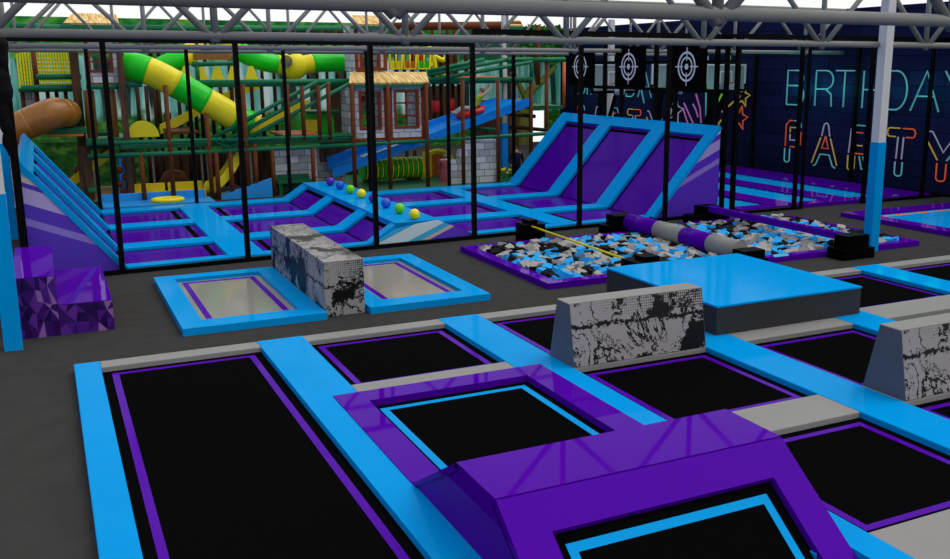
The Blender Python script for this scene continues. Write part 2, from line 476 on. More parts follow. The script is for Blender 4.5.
greypad(11.98, 14.45, 10.78, 11.49, 'grey padding strip right of the blue-topped box, towards the right edge of the photo')
greypad(15.19, 17.9, 10.78, 11.49, 'grey padding strip at the far right edge of the photo')

def trampoline(x0, x1, y0, y1, lb, line='line_purple', ins=.12, w_=.085, bed='black_bed', group='flush trampolines of the front court'):
    t = thing('trampoline', ((x0+x1)/2, (y0+y1)/2, 0), lb, 'trampoline', group)
    bx(x0+.004, x1-.004, y0+.004, y1-.004, .002, ZB).build('bed', bed, t)
    MB().frame(x0+ins, x1-ins, y0+ins, y1-ins, w_, w_, w_, w_, ZB-.002, ZB+.004).build('border_line', line, t, label='thin %s border line' % ('purple' if line == 'line_purple' else 'light blue'))
    return t
BI = .30
def bed(ci, y0, y1, lb):
    x0, x1 = COLS[ci]; trampoline(x0, x1, y0, y1, lb)
bed(0, YN, 13.73, 'very long black trampoline lane with thin purple border on the left')
bed(1, 11.49, 13.73, 'black trampoline behind the purple-framed trampoline')
bed(2, 11.49, 13.73, 'black trampoline behind the left graffiti wedge')
bed(2, 8.50, 10.78, 'black trampoline in front of the left graffiti wedge')
bed(2, 5.55, 7.80, 'black trampoline at right, beside the front slope of the purple wedge')
bed(3, 11.49, 13.73, 'black trampoline hidden under the back of the blue-topped box')
bed(3, 8.50, 10.78, 'black trampoline between the blue-topped box and the right graffiti wedge')
bed(3, 5.55, 7.80, 'black trampoline in front of the right graffiti wedge')
bed(4, 11.49, 13.73, 'black trampoline behind the right corner of the blue-topped box')
bed(4, 8.50, 10.78, 'black trampoline behind the right graffiti wedge, at the right edge')
bed(5, 11.49, 13.73, 'black trampoline at the far back right corner of the court')

# purple framed trampoline and raised wedge
t = thing('trampoline', (4.35, 9.6, 0), 'black trampoline with wide purple pad frame and light blue border line', 'trampoline')
PX0, PX1 = 2.91, 5.80
fr = MB(); zt2 = ZT+.012
fr.box(PX0, 3.26, 8.31, 11.14, ZT+.001, zt2); fr.box(5.42, PX1, 8.31, 11.14, ZT+.001, zt2); fr.box(3.26, 5.42, 10.77, 11.14, .0, zt2)
fr.box(3.245, 3.26, 8.31, 11.14, 0, ZT+.001); fr.box(5.42, 5.445, 8.31, 11.14, 0, ZT+.001)
fr.build('pad_frame', 'purple', t)
bx(3.265, 5.415, 8.31, 10.765, .002, ZB).build('bed', 'black_bed', t)
b_ = MB(); b_.box(3.35, 3.44, 8.31, 10.65, ZB-.002, ZB+.004); b_.box(5.23, 5.32, 8.31, 10.65, ZB-.002, ZB+.004); b_.box(3.44, 5.23, 10.56, 10.65, ZB-.002, ZB+.004)
b_.build('border_line', 'line_blue', t, label='light blue border line')

t = thing('wedge_trampoline', (4.36, 6.8, ZT), 'raised purple wedge trampoline with steep front bed at the bottom of the photo', 'trampoline')
zp = .795
prof = [(8.22, ZT+.002), (7.14, zp-.06), (6.43, zp-.06), (6.43, .66), (5.66, ZT+.002)]
MB().prism([(PX0+.02, y, z) for y, z in prof], (PX1-PX0-.04, 0, 0)).build('body', 'purple', t)
MB().prism([(PX0, y, z) for y, z in ((7.14, zp), (6.345, zp), (6.345, zp-.06), (7.19, zp-.06))], (PX1-PX0, 0, 0)).build('top_pad', 'purple', t)
MB().prism([(PX0, y, z) for y, z in ((8.30, ZT+.002), (8.22, ZT+.002), (7.10, zp-.055), (7.145, zp-.005))], (PX1-PX0, 0, 0)).build('back_pad', 'purple', t)
so = Vector((PX0, 6.335, zp)); sv = Vector((0, 5.28-6.335, .03-zp)); sl = sv.length; sv.normalize()
sn = Vector((1, 0, 0)).cross(sv); sn = sn if sn.z > 0 else -sn
W_ = PX1-PX0
f = MB()
f.slab(so, (1, 0, 0), sv, sn, 0, .345, .01, sl, -.08, 0); f.slab(so, (1, 0, 0), sv, sn, W_-.33, W_, .01, sl, -.08, 0)
f.slab(so, (1, 0, 0), sv, sn, .345, W_-.33, .01, .37, -.08, 0)
f.build('front_pad', 'purple', t)
MB().slab(so, (1, 0, 0), sv, sn, .345, W_-.33, .37, sl, -.09, -.072).build('bed', 'black_bed', t)
b_ = MB()
b_.slab(so, (1, 0, 0), sv, sn, .44, W_-.44, .47, .555, -.075, -.068)
b_.slab(so, (1, 0, 0), sv, sn, .44, .52, .555, sl, -.075, -.068); b_.slab(so, (1, 0, 0), sv, sn, W_-.52, W_-.44, .555, sl, -.075, -.068)
b_.build('border_line', 'line_blue', t, label='light blue border line')

# blue topped box
t = thing('foam_box', (10.35, 12.8, ZT), 'low square dark grey box with bright blue top in the middle of the court', 'box')
bx(8.85, 11.80, 11.2, 14.38, ZT, .55).build('body', 'charcoal', t)
bx(8.84, 11.81, 11.19, 14.39, .55, .585, bev=.008).build('top_cover', 'blue', t, label='bright blue cover')

# graffiti wedges
def gwedge(x0, x1, y0, y1, lb):
    ym0, ym1 = y0+.15, y1-.20
    h = .97
    t = thing('graffiti_wedge', ((x0+x1)/2, (y0+y1)/2, ZT), lb, 'obstacle')
    A = (x0, y0, ZT), (x1, y0, ZT), (x1, y1, ZT), (x0, y1, ZT)
    B = (x0, ym0, h), (x1, ym0, h), (x1, ym1, h), (x0, ym1, h)
    MB().hexa(A+B).build('body', 'shaded_white', t)
    n = Vector((0, -(h-ZT), -(ym0-y0))).normalized()
    n = Vector((0, -abs(n.y), abs(n.z)))*.006
    q = [Vector(p) for p in ((x0+.01, y0, ZT+.005), (x1-.01, y0, ZT+.005), (x1-.01, ym0, h), (x0+.01, ym0, h))]
    MB().prism(q, n).build('front_print', 'graffiti', t, label='black ink graffiti on pale paint')
    bx(x0, x1, ym0-.004, ym1, h, h+.012).build('top_pad', 'grey', t)
gwedge(6.14, 8.35, 10.79, 11.48, 'trapezoid graffiti wedge standing left of the blue-topped box')
gwedge(9.10, 11.25, 7.81, 8.49, 'trapezoid graffiti wedge cut off by the right edge of the photo')

# ------------------------------------------------------------------ free standing grey trampolines and slab
def floortramp(x0, x1, y0, y1, lb):
    t = thing('trampoline', ((x0+x1)/2, (y0+y1)/2, 0), lb, 'trampoline')
    MB().frame(x0, x1, y0, y1, .35, .35, .47, .36, 0, ZT).build('pad_frame', 'blue', t)
    bx(x0+.35, x1-.35, y0+.47, y1-.36, .0, .05).build('bed', 'grey_bed', t)
    l = MB(); a, b = x0+.46, x1-.46; yb = y1-.46
    l.box(a, a+.1, y0+.47, yb, .046, .054); l.box(b-.1, b, y0+.47, yb, .046, .054); l.box(a+.1, b-.1, yb-.1, yb, .046, .054)
    l.build('border_line', 'line_purple', t, label='thin purple border line')
floortramp(1.67, 3.95, 15.25, 19.45, 'grey trampoline in a blue pad frame left of the graffiti slab')
floortramp(4.70, 6.94, 15.25, 19.5, 'grey trampoline in a blue pad frame right of the graffiti slab')
sb = MB(); sb.box(3.965, 4.65, 15.4, 19.55, 0, .95, bev=.01)
sb.build('graffiti_slab', 'graffiti2', label='upright rectangular slab with black graffiti between the two grey trampolines', cat='obstacle')

# ------------------------------------------------------------------ purple faceted step blocks
def gem(x0, x1, y0, y1, h, lb):
    t = thing('step_block', ((x0+x1)/2, (y0+y1)/2, 0), lb, 'block')
    g = MB()
    def face(o, u, v, nu, nv, skip):
        o, u, v = Vector(o), Vector(u), Vector(v)
        P = [[None]*(nv+1) for _ in range(nu+1)]
        for i in range(nu+1):
            for j in range(nv+1):
                du = (random.random()-.5)*.7/nu if 0 < i < nu else 0
                dv = (random.random()-.5)*.7/nv if 0 < j < nv else 0
                P[i][j] = g.bm.verts.new(o+u*(i/nu+du)+v*(j/nv+dv))
        for i in range(nu):
            for j in range(nv):
                q = [P[i][j], P[i+1][j], P[i+1][j+1], P[i][j+1]]
                tr = ((0, 1, 2), (0, 2, 3)) if (i+j) % 2 else ((0, 1, 3), (1, 2, 3))
                for a in tr:
                    ff = g.bm.faces.new([q[k] for k in a]); ff.material_index = random.choice((0, 0, 1, 1, 2, 2, 3, 5, 5, 4))
    nv = max(3, int(h/.16))
    w_, d_ = x1-x0, y1-y0
    face((x0, y0, 0), (w_, 0, 0), (0, 0, h), 6, nv, 0); face((x1, y0, 0), (0, d_, 0), (0, 0, h), 14, nv, 0)
    face((x1, y1, 0), (-w_, 0, 0), (0, 0, h), 6, nv, 0); face((x0, y1, 0), (0, -d_, 0), (0, 0, h), 14, nv, 0)
    g.build('body', GEM, t, label='sides printed with triangular purple facets')
    bx(x0, x1, y0, y1, h, h+.012).build('top_cover', 'purple', t)
gem(-.62, -.035, 16.2, 19.05, .95, 'taller purple faceted step block next to the left blue column')
gem(-.03, .75, 16.2, 19.1, .48, 'lower purple faceted step block in front of the striped ramp side')

# ------------------------------------------------------------------ columns
def column(x0, x1, y0, y1, h, zsplit, lb):
    t = thing('column', ((x0+x1)/2, (y0+y1)/2, 0), lb, 'column')
    bx(x0, x1, y0, y1, zsplit, h).build('shaft', 'white', t)
    bx(x0-.01, x1+.01, y0-.01, y1+.01, 0, zsplit).build('padding', 'blue', t, label='blue padded lower part')
column(16.55, 16.77, 15.52, 15.74, 6.3, 2.47, 'white square column with blue lower half right of the foam pits')
column(-.785, -.56, 15.6, 15.82, 4.55, 2.33, 'white and blue column at the left edge, beside the step blocks')
column(-.96, -.76, 26.1, 26.3, 4.5, 2.33, 'white and blue column far left, behind the striped ramp')
column(23.3, 23.52, 37.9, 38.12, 6.2, .6, 'white column far back behind the sloped trampoline wall')
column(16.92, 17.09, 35.75, 35.92, 6.2, .6, 'white column standing inside the playground beside the top of the blue slide')

# ------------------------------------------------------------------ roof trusses
def truss(Y, zb, zt, xa, xb, lb, sp=3.1, x0=2.53, r1=.066, r2=.057):
    t = thing('roof_truss', ((xa+xb)/2, Y, zb), lb, 'truss', 'grey steel roof trusses')
    MB().tube([(xa, Y, zb), (xb, Y, zb)], r1, 14).build('bottom_chord', 'steel', t)
    MB().tube([(xa, Y, zt), (xb, Y, zt)], r1, 14).build('top_chord', 'steel', t)
    k = math.ceil((xa-x0)/sp)
    while x0+sp*k < xb-.2:
        x = x0+sp*k
        MB().tube([(x, Y, zb-r2*1.6), (x, Y, zt)], r2, 10).build('vertical', 'steel', t)
        for s in (-1, 1):
            if xa < x+s*sp/2 < xb: MB().tube([(x, Y, zb-r2*1.4), (x+s*sp/2, Y, zt)], r2, 10).build('diagonal', 'steel', t)
        k += 1
truss(7.3, 4.595, 6.08, -3.5, 19, 'nearest and thickest looking steel truss crossing the top of the photo')
truss(15.75, 4.59, 6.09, -4, 26, 'steel truss meeting the white and blue column at right, second nearest')
truss(26.4, 4.61, 6.08, -4, 26.05, 'thin looking steel truss behind the front net frame, third nearest')
truss(30.5, 4.56, 5.93, -4, 22.5, 'farthest and thinnest looking steel truss in front of the playground', 2.5, 2.1, .05, .042)

# ------------------------------------------------------------------ court behind the net: pads, beds, hump, slopes
SKEW = .06
YS = [(20.74, 21.08), (22.93, 23.63), (26.0, 26.7), (28.97, 29.66)]
YB = [(21.08, 22.93), (23.63, 26.0), (26.7, 28.97)]
RN = ['front', 'middle', 'back']
for (x0, x1, n) in ((3.36, 4.14, 'left of the ball hump'), (11.62, 12.34, 'right of the ball hump')):
    bx(x0, x1, 20.74, 29.66, 0, ZT, bev=.012).build('padding_strip', 'blue', label='wide blue padding strip running away %s in the netted court' % n, cat='padding')
SECT = [(1.30, 3.36, 'beside the left slope', 'R'), (4.14, 6.55, 'at the left foot of the ball hump', 'L'), (9.2, 11.62, 'right of the ball hump', 'R'), (12.34, 14.6, 'at the foot of the right slope', 'L')]
SN = ['front', 'second', 'third', 'back']
for x0, x1, n, side in SECT:
    for (y0, y1), q in zip(YS, SN):
        bx(x0, x1, y0, y1, 0, ZT-.003, bev=.01).build('padding_strip', 'blue', label='%s blue cross strip %s in the netted court' % (q, n), cat='padding', group='blue cross strips of the netted court')
    for (y0, y1), q in zip(YB, RN):
        t = thing('trampoline', ((x0+x1)/2, (y0+y1)/2, 0), 'flat purple trampoline in the %s row %s' % (q, n), 'trampoline', 'purple trampolines of the netted court')
        bx(x0, x1, y0, y1, .002, ZB).build('bed', 'purple_bed', t)
        xl = x1-.28 if side == 'R' else x0+.20
        bx(xl, xl+.13, y0+.02, y1-.02, ZB-.002, ZB+.003).build('seam_line', 'black_bed', t, label='black seam line')
        bx(x0, x1, y1-.07, y1-.005, ZB-.002, ZB+.003).build('back_line', 'black_bed', t)

# hump with balls
t = thing('trampoline_hump', (7.9, 25.4, 0), 'blue ridge with purple beds on its flank dividing the netted court', 'trampoline')
def humpprof(y, off=0): return [(6.55-.0, y, 0), (6.55, y, ZT+off)] + [(7.2, y, .53+off), (8.25, y, .53+off)] + [(9.2, y, ZT+off), (9.2, y, 0)]
for y0, y1 in YS: MB().prism(humpprof(y0), (0, y1-y0, 0)).build('cross_pad', 'blue', t)
MB().prism([(7.17, 20.74, .42), (7.17, 20.74, .545), (8.3, 20.74, .545), (8.3, 20.74, .42)], (0, 8.92, 0)).build('ridge_pad', 'blue', t)
for y0, y1 in YB:
    MB().prism([(6.56, y0, .0), (6.56, y0, ZB), (7.2, y0, .44), (7.2, y0, .0)], (0, y1-y0, 0)).build('slope_bed', 'purple_bed', t, label='purple sloping bed')
    MB().prism([(9.19, y0, .0), (9.19, y0, ZB), (8.25, y0, .44), (8.25, y0, .0)], (0, y1-y0, 0)).build('slope_bed', 'purple_bed', t, label='purple sloping bed')
    s = MB(); d = Vector((.64, 0, .395)).normalized(); nn = Vector((-d.z, 0, d.x))
    s.slab((6.56, 0, ZB), d, (0, 1, 0), nn, .60, .70, y0+.02, y1-.02, -.002, .004); s.slab((6.56, 0, ZB), d, (0, 1, 0), nn, -.02, .03, y0+.02, y1-.02, -.002, .004)
    s.slab((6.56, 0, ZB), d, (0, 1, 0), nn, .0, .70, y1-.07, y1-.01, -.002, .004)
    s.build('seam_line', 'black_bed', t)
HUMPMAT = stripes('hump_stripe_print', (-.16, 0, .40, 1.35), [(0, (92, 60, 196)), (.08, (92, 60, 196)), (.10, (200, 184, 170)), (.135, (60, 175, 220)), (.19, (200, 220, 228)), (.32, (60, 175, 220)), (.4, (180, 215, 230))])
MB().prism([(6.6, 20.70, .0), (6.6, 20.70, ZT), (7.2, 20.70, .41), (7.75, 20.70, .49), (8.25, 20.70, .535), (9.2, 20.70, ZT), (9.2, 20.70, 0)], (0, .035, 0)).build('end_panel', HUMPMAT, t, label='end panel with pale blue, cream and purple stripes')
cols = ['purple', 'blue', 'green', 'yellow']*2
for i, c in enumerate(cols):
    y = 28.46-1.065*i
    which = 'far' if i < 4 else 'near'
    MB().sphere((7.76, y, .545+.13), .13, 20, 12).build('ball', 'ball_'+c, label='%s %s ball in the row on the blue hump' % ('farther' if i < 4 else 'nearer', c), cat='ball', group='dodgeballs on the hump')

# sloping end walls
def slope(side):
    right = side > 0
    xf, zf, xt_, zt_ = (14.60, ZT, 16.84, 2.51) if right else (1.30, ZT, -.44, 2.36)
    lb = 'large sloped trampoline wall with three purple beds at right of the netted court' if right else 'sloped blue trampoline wall with striped side at the left end of the netted court'
    t = thing('sloped_trampoline', ((xf+xt_)/2, 25.4, 0), lb, 'trampoline')
    u = Vector((xt_-xf, 0, zt_-zf)); Ls = u.length; u.normalize()
    n = Vector((-u.z, 0, u.x)) if right else Vector((u.z, 0, -u.x))
    if n.z < 0: n = -n
    o = Vector((xf, 0, zf)); v = Vector((0, 1, 0))
    top = .36
    YS2 = [(20.58, 20.98)]+YS[1:] if right else YS
    YB2 = [(20.98, 22.93)]+YB[1:] if right else YB
    for y0, y1 in YS2: MB().slab(o, u, v, n, 0, Ls-top, y0, y1, -.10, 0).build('side_pad', 'blue', t)
    MB().slab(o, u, v, n, Ls-top, Ls, 20.58 if right else 20.74, 29.66, -.10, 0).build('top_pad', 'blue', t)
    for y0, y1 in YB2:
        MB().slab(o, u, v, n, 0, Ls-top, y0, y1, -.13, -.085).build('bed', 'purple_bed', t)
        MB().slab(o, u, v, n, Ls-top-.18, Ls-top-.08, y0, y1, -.088, -.082).build('seam_line', 'black_bed', t)
        MB().slab(o, u, v, n, 0, Ls-top, y1-.10, y1-.03, -.088, -.082).build('seam_line', 'black_bed', t)
        MB().slab(o, u, v, n, 0, Ls-top, y0+.02, y0+.07, -.088, -.082).build('seam_line', 'black_bed', t)
    yf = 20.60 if right else 20.76
    a = o+u*.02-n*.10; c = o+u*Ls-n*.10
    a = Vector((a.x, 0, max(a.z, .0)))
    if right:
        mt = stripes('right_slope_stripes', (-.43/1.5, 0, 1/1.5, 4.0), [(0, (88, 50, 190)), (.14, (140, 118, 202)), (.24, (88, 50, 190)), (.395, (166, 148, 212)), (.59, (88, 50, 190)), (.69, (205, 195, 185)), (.765, (90, 190, 230))])
    else:
        mt = stripes('left_slope_stripes', (.42/2.5, 0, 1/2.5, 0), [(0, (88, 58, 188)), (.375, (140, 122, 208)), (.43, (88, 58, 188)), (.545, (176, 160, 216)), (.668, (88, 58, 188)), (.708, (205, 195, 185)), (.752, (90, 190, 230))])
    MB().prism([(o.x, yf, .02), (xt_+(.04 if right else -.04), yf, .02), (xt_+(.04 if right else -.04), yf, c.z), (c.x, yf, c.z)], (0, .03, 0)).build('side_panel', mt, t, label='purple side panel with lavender diagonal stripes')
    MB().prism([(o.x, 29.6, .02), (xt_, 29.6, .02), (xt_, 29.6, c.z), (c.x, 29.6, c.z)], (0, .03, 0)).build('side_panel', 'purple', t)
    xo = xt_+(.04 if right else -.04)
    bx(min(xo, xo-.03*side), max(xo, xo-.03*side), 20.76, 29.6, .02, c.z).build('back_panel', 'purple', t)
slope(1); slope(-1)

# ------------------------------------------------------------------ net frames
def box_post(x, y, z0, z1, w, parent, name='post', m='black_metal'):
    bx(x-w/2, x+w/2, y-w/2, y+w/2, z0, z1).build(name, m, parent)
PXS = [1.2, 3.72, 6.66, 9.19, 12.24, 15.04]
t = thing('net_frame', (7.5, 20.88, 0), 'black net frame of tall posts along the front of the purple trampoline court', 'frame')
for x in PXS[:5]: box_post(x, 20.64, 0, 4.66, .105, t)
box_post(14.86, 20.40, 0, 4.95, .105, t)
box_post(17.06, 20.64, 0, 4.95, .11, t)
box_post(-.5, 20.5, 0, 4.66, .14, t)
bx(-.5, 9.2, 20.59, 20.69, 4.58, 4.68).build('top_rail', 'black_metal', t)
bx(9.2, 17.06, 20.59, 20.69, 4.86, 4.99).build('top_rail', 'black_metal', t)
bx(-.5, 12.24, 20.60, 20.68, 0, .09).build('bottom_rail', 'black_metal', t)
MB().hexa([(12.24, 20.60, 0), (17.0, 20.40, 0), (17.0, 20.48, 0), (12.24, 20.68, 0), (12.24, 20.60, .09), (17.0, 20.40, .09), (17.0, 20.48, .09), (12.24, 20.68, .09)]).build('bottom_rail', 'black_metal', t)
nb = MB()
pts = []
for i in range(22):
    z = 4.6-i*.1
    pts.append(((-.62+.03*math.sin(i*.9)+(.0 if i < 12 else (i-12)*.008)), 20.5, z))
nb.tube(pts, [(.20 if i < 10 else .20-(i-9)*.013)+.018*math.sin(i*2.1) for i in range(22)], 14)
nb.build('gathered_net', 'net', t, label='bundle of black netting tied to the corner')
t = thing('net_frame', (7.5, 29.95, 0), 'black net frame along the back of the purple trampoline court, before the playground', 'frame')
for x in (1.3, 3.97, 6.82, 9.5, 12.36, 14.9): box_post(x, 29.84, 0, 4.62, .10, t)
bx(-.6, 14.6, 29.79, 29.89, 4.62, 4.69).build('top_rail', 'black_metal', t)
bx(-.6, 14.6, 29.79, 29.89, 0, .07).build('bottom_rail', 'black_metal', t)

SKEW = 0.
# target frame and boards
t = thing('net_frame', (16.85, 25.6, 0), 'black frame of posts and rails carrying the three target boards', 'frame')
for y in (29.9, 27.9, 26.85, 24.9, 23.85, 21.9): box_post(16.96, y, 0, 4.98, .11, t)
for z in (3.45, 4.25): bx(16.92, 17.0, 20.95, 29.8, z-.05, z+.05).build('rail', 'black_metal', t)
bx(16.91, 17.01, 20.95, 29.8, 4.88, 4.98).build('top_rail', 'black_metal', t)
for i, (y, lb) in enumerate(((22.87, 'black target board with white rings, nearest and largest of the three'), (25.93, 'black target board with white rings, in the middle of the three'), (28.98, 'black target board with white rings, farthest and partly behind a net post'))):
    t = thing('target_board', (16.68, y, 3.5), lb, 'target', 'target boards above the sloped wall')
    pn_ = bx(16.62, 16.74, y-.80, y+.80, 3.5, 4.74).build('panel', 'black_board', t)
    g = MB(); c = Vector((16.612, y, 4.12))
    def ring(r0, r1):
        N = 36; a = []
        for k in range(N):
            q = 2*PI*k/N
            d = Vector((0, math.cos(q), math.sin(q)))
            a.append([g.bm.verts.new(c+d*r0), g.bm.verts.new(c+d*r1), g.bm.verts.new(c+d*r1+Vector((.01, 0, 0))), g.bm.verts.new(c+d*r0+Vector((.01, 0, 0)))])
        for k in range(N):
            p, q = a[k], a[(k+1) % N]
            for j in range(4): g._f([p[j], p[(j+1) % 4], q[(j+1) % 4], q[j]])
    ring(.37, .425); ring(.235, .28)
    g.prism([c+Vector((0, .085*math.cos(2*PI*k/16), .085*math.sin(2*PI*k/16))) for k in range(16)], (.01, 0, 0))
    for s in (-1, 1):
        g.box(c.x-.001, c.x+.01, c.y+min(s*.17, s*.54), c.y+max(s*.17, s*.54), c.z-.017, c.z+.017)
        g.box(c.x-.001, c.x+.01, c.y-.017, c.y+.017, c.z+min(s*.17, s*.54), c.z+max(s*.17, s*.54))
    g.build('target_rings', 'target_ink', pn_, label='white rings and crosshair')

# ------------------------------------------------------------------ wall side court with hoops
CX = [(17.65, 19.1), (20.0, 21.4), (22.35, 23.75)]
PP = [(19.1, 20.0, 'between the left and middle lane'), (21.4, 22.35, 'between the middle and right lane'), (23.75, 25.4, 'along the neon brick wall')]
for x0, x1, n in PP:
    bx(x0, x1, 22.0, 31.0, 0, ZT, bev=.012).build('padding_strip', 'purple', label='purple padding strip %s under the hoops' % n, cat='padding')
bx(17.65, 25.4, 21.5, 21.995, 0, ZT, bev=.012).build('padding_strip', 'purple', label='purple padding strip across the front of the hoop lanes', cat='padding')
for (x0, x1), n in zip(CX, ('left', 'middle', 'right')):
    t = thing('trampoline', ((x0+x1)/2, 26.5, 0), '%s blue trampoline lane under the basketball hoops' % n, 'trampoline', 'blue hoop lanes')
    bx(x0+.002, x1-.002, 22.0, 31.0, .002, ZB+.02).build('bed', 'blue_bed', t)
    l = MB()
    for k in range(24): l.box(x1-.10, x1-.06, 22.05+.37*k, 22.32+.37*k, ZB+.018, ZB+.024)
    l.build('stitch_line', 'black_bed', t, label='dashed black stitch line')
t = thing('net_frame', (21.5, 21.42, 0), 'black net frame in front of the hoop lanes beside the neon wall', 'frame')
for x in (at(800, 100, Y=21.42).x, 22.35, 24.9): box_post(x, 21.42, 0, 5.0, .10, t)
box_post(17.30, 21.42, 0, 5.0, .115, t)
box_post(at(807.3, 100, Y=21.42).x, 21.42, 0, 5.0, .075, t)
bx(17.4, 25.8, 21.36, 21.48, 4.88, 5.0).build('top_rail', 'black_metal', t)
bx(17.65, 19.8, 21.37, 21.47, 0, .08).build('bottom_rail', 'black_metal', t)
bx(22.35, 25.8, 21.37, 21.47, 0, .08).build('bottom_rail', 'black_metal', t)
t = thing('net_frame', (25.9, 22, 0), 'black posts and rails standing along the neon brick wall', 'frame')
for y in (25.5, 31.0): box_post(25.93, y, 0, 5.0, .12, t)
bx(25.88, 25.98, 14, 31.0, 0, .08).build('bottom_rail', 'black_metal', t)
bx(25.88, 25.98, 14, 31.0, 4.88, 4.98).build('top_rail', 'black_metal', t)

HL = ['basketball hoop behind the middle target board', 'basketball hoop half hidden behind the nearest target board', 'basketball hoop right of the target boards, with its red rim and net in view']
for x, lb in zip((19.4, 22.05, 24.6), HL):
    Yh = 31.2
    t = thing('basketball_hoop', (x, Yh+.9, 0), lb, 'basketball hoop', 'basketball hoops at the end of the lanes')
    bb_ = bx(x-1.0, x+1.0, Yh, Yh+.03, 3.22, 4.2).build('backboard', 'acrylic', t, label='clear backboard')
    f = MB()
    f.box(x-1.0, x-.93, Yh-.02, Yh+.05, 3.45, 4.22); f.box(x+.93, x+1.0, Yh-.02, Yh+.05, 3.45, 4.22); f.box(x-.93, x+.93, Yh-.02, Yh+.05, 4.16, 4.22)
    f.box(x-.30, x-.26, Yh-.02, Yh, 3.45, 3.95); f.box(x+.26, x+.30, Yh-.02, Yh, 3.45, 3.95); f.box(x-.26, x+.26, Yh-.02, Yh, 3.90, 3.95)
    f.build('board_border', 'white', bb_, label='white border and inner square')
    f = MB(); f.box(x-1.02, x+1.02, Yh-.03, Yh+.06, 3.14, 3.24); f.box(x-1.02, x-.94, Yh-.03, Yh+.06, 3.24, 3.45); f.box(x+.94, x+1.02, Yh-.03, Yh+.06, 3.24, 3.45)
    f.build('lower_padding', 'black', bb_, label='black padding')
    rc = Vector((x, Yh-.36, 3.5))
    rm = MB().tube([rc+Vector((.27*math.cos(2*PI*k/20), .27*math.sin(2*PI*k/20), 0)) for k in range(20)], .022, 6, closed=True)
    rm.box(x-.08, x+.08, Yh-.12, Yh, 3.46, 3.52)
    rm_ = rm.build('rim', 'hoop_red', t, label='red rim')
    nt_ = MB()
    for k in range(14):
        a0 = 2*PI*k/14
        for da in (.45, -.45):
            nt_.tube([rc+Vector((.26*math.cos(a0), .26*math.sin(a0), 0)), rc+Vector((.20*math.cos(a0+da*.6), .20*math.sin(a0+da*.6), -.22)), rc+Vector((.15*math.cos(a0+da), .15*math.sin(a0+da), -.42))], .012, 4)
    nt_.build('net', 'net_white', rm_, label='white net')
    for s in (-.25, .25):
        MB().slab((x+s, Yh+.06, 3.6), (1, 0, 0), Vector((-.12, .9, -2.2)).normalized(), (0, .9, .4), -.06, .06, 0, 2.2, -.05, .05).build('support_arm', 'black_metal', t)
    bx(x-.1, x+.1, Yh+.85, Yh+1.05, 0, 3.3).build('pole', 'black_metal', t)
    bx(x-.4, x+.4, Yh+.55, Yh+1.35, 0, .12).build('base', 'black', t)

# trampoline at far right
t = thing('trampoline', (22.9, 17.95, 0), 'blue trampoline in a purple pad frame with orange line at the right edge', 'trampoline')
MB().frame(19.8, 26.0, 16.0, 19.75, .5, .5, .3, .6, 0, ZT).build('pad_frame', 'purple', t)
bx(20.3, 25.5, 16.3, 19.15, 0, .06).build('bed', 'blue_bed', t)
bx(20.5, 25.4, 18.88, 19.02, .056, .064).build('border_line', 'orange_line', t, label='orange line')

# ------------------------------------------------------------------ foam pits
def pit(x0, x1, y0, y1, lb):
    t = thing('foam_pit', ((x0+x1)/2, (y0+y1)/2, 0), lb, 'foam pit')
    MB().frame(x0, x1, y0, y1, .26, .26, .26, .26, 0, ZT).build('pad_frame', 'purple', t)
    bx(x0+.26, x1-.26, y0+.26, y1-.26, 0, .02).build('pit_base', 'black', t)
pit(8.25, 13.22, 15.5, 19.78, 'left foam pit with purple pad frame, crossed by the yellow rod')
pit(13.24, 18.15, 15.55, 20.25, 'right foam pit with purple pad frame, crossed by the purple beam')
S_ = .215
proto = {}
def cubemesh(k):
    m = MB(); m.box(-.1, .1, -.1, .1, -.1, .1, bev=.008)
    bm = m.bm; me = bpy.data.meshes.new('foam_cube_'+k); bmesh.ops.recalc_face_normals(bm, faces=bm.faces[:]); bm.to_mesh(me); bm.free()
    me.materials.append(M['foam_'+k]); return me
CM = {k: cubemesh(k) for k in ('blue', 'grey', 'black')}
cand = []
for (x0, x1, y0, y1, pn) in ((8.55, 12.92, 15.80, 19.48, 'left'), (13.54, 17.85, 15.85, 19.95, 'right')):
    nx, ny = int((x1-x0)/S_), int((y1-y0)/S_)
    for i in range(nx):
        for j in range(ny):
            x = x0+(i+.5)*(x1-x0)/nx+random.uniform(-.03, .03); y = y0+(j+.5)*(y1-y0)/ny+random.uniform(-.03, .03)
            if math.hypot(x-16.66, y-15.63) < .35: continue
            z = .055+random.uniform(-.04, .045)
            cand.append((math.hypot(x, y), x, y, z, pn, random.choice(('blue', 'blue', 'blue', 'grey', 'grey', 'grey', 'black', 'black', 'black', 'grey'))))
cand.sort()
near = cand[:290]; far = cand[290:]
CN_ = {'blue': 'light blue', 'grey': 'pale grey', 'black': 'black'}
first = True
for i, (d, x, y, z, pn, k) in enumerate(near):
    o = bpy.data.objects.new('foam_cube', CM[k]); COL.objects.link(o)
    o.location = (x, y, z); o.rotation_euler = (random.uniform(-.5, .5), random.uniform(-.5, .5), random.uniform(0, PI))
    tag(o, '%s foam cube lying loose in the %s foam pit' % (CN_[k], pn), 'foam cube', '%s foam cubes in the %s pit' % (CN_[k], pn))
bb = {'left': MB(), 'right': MB()}
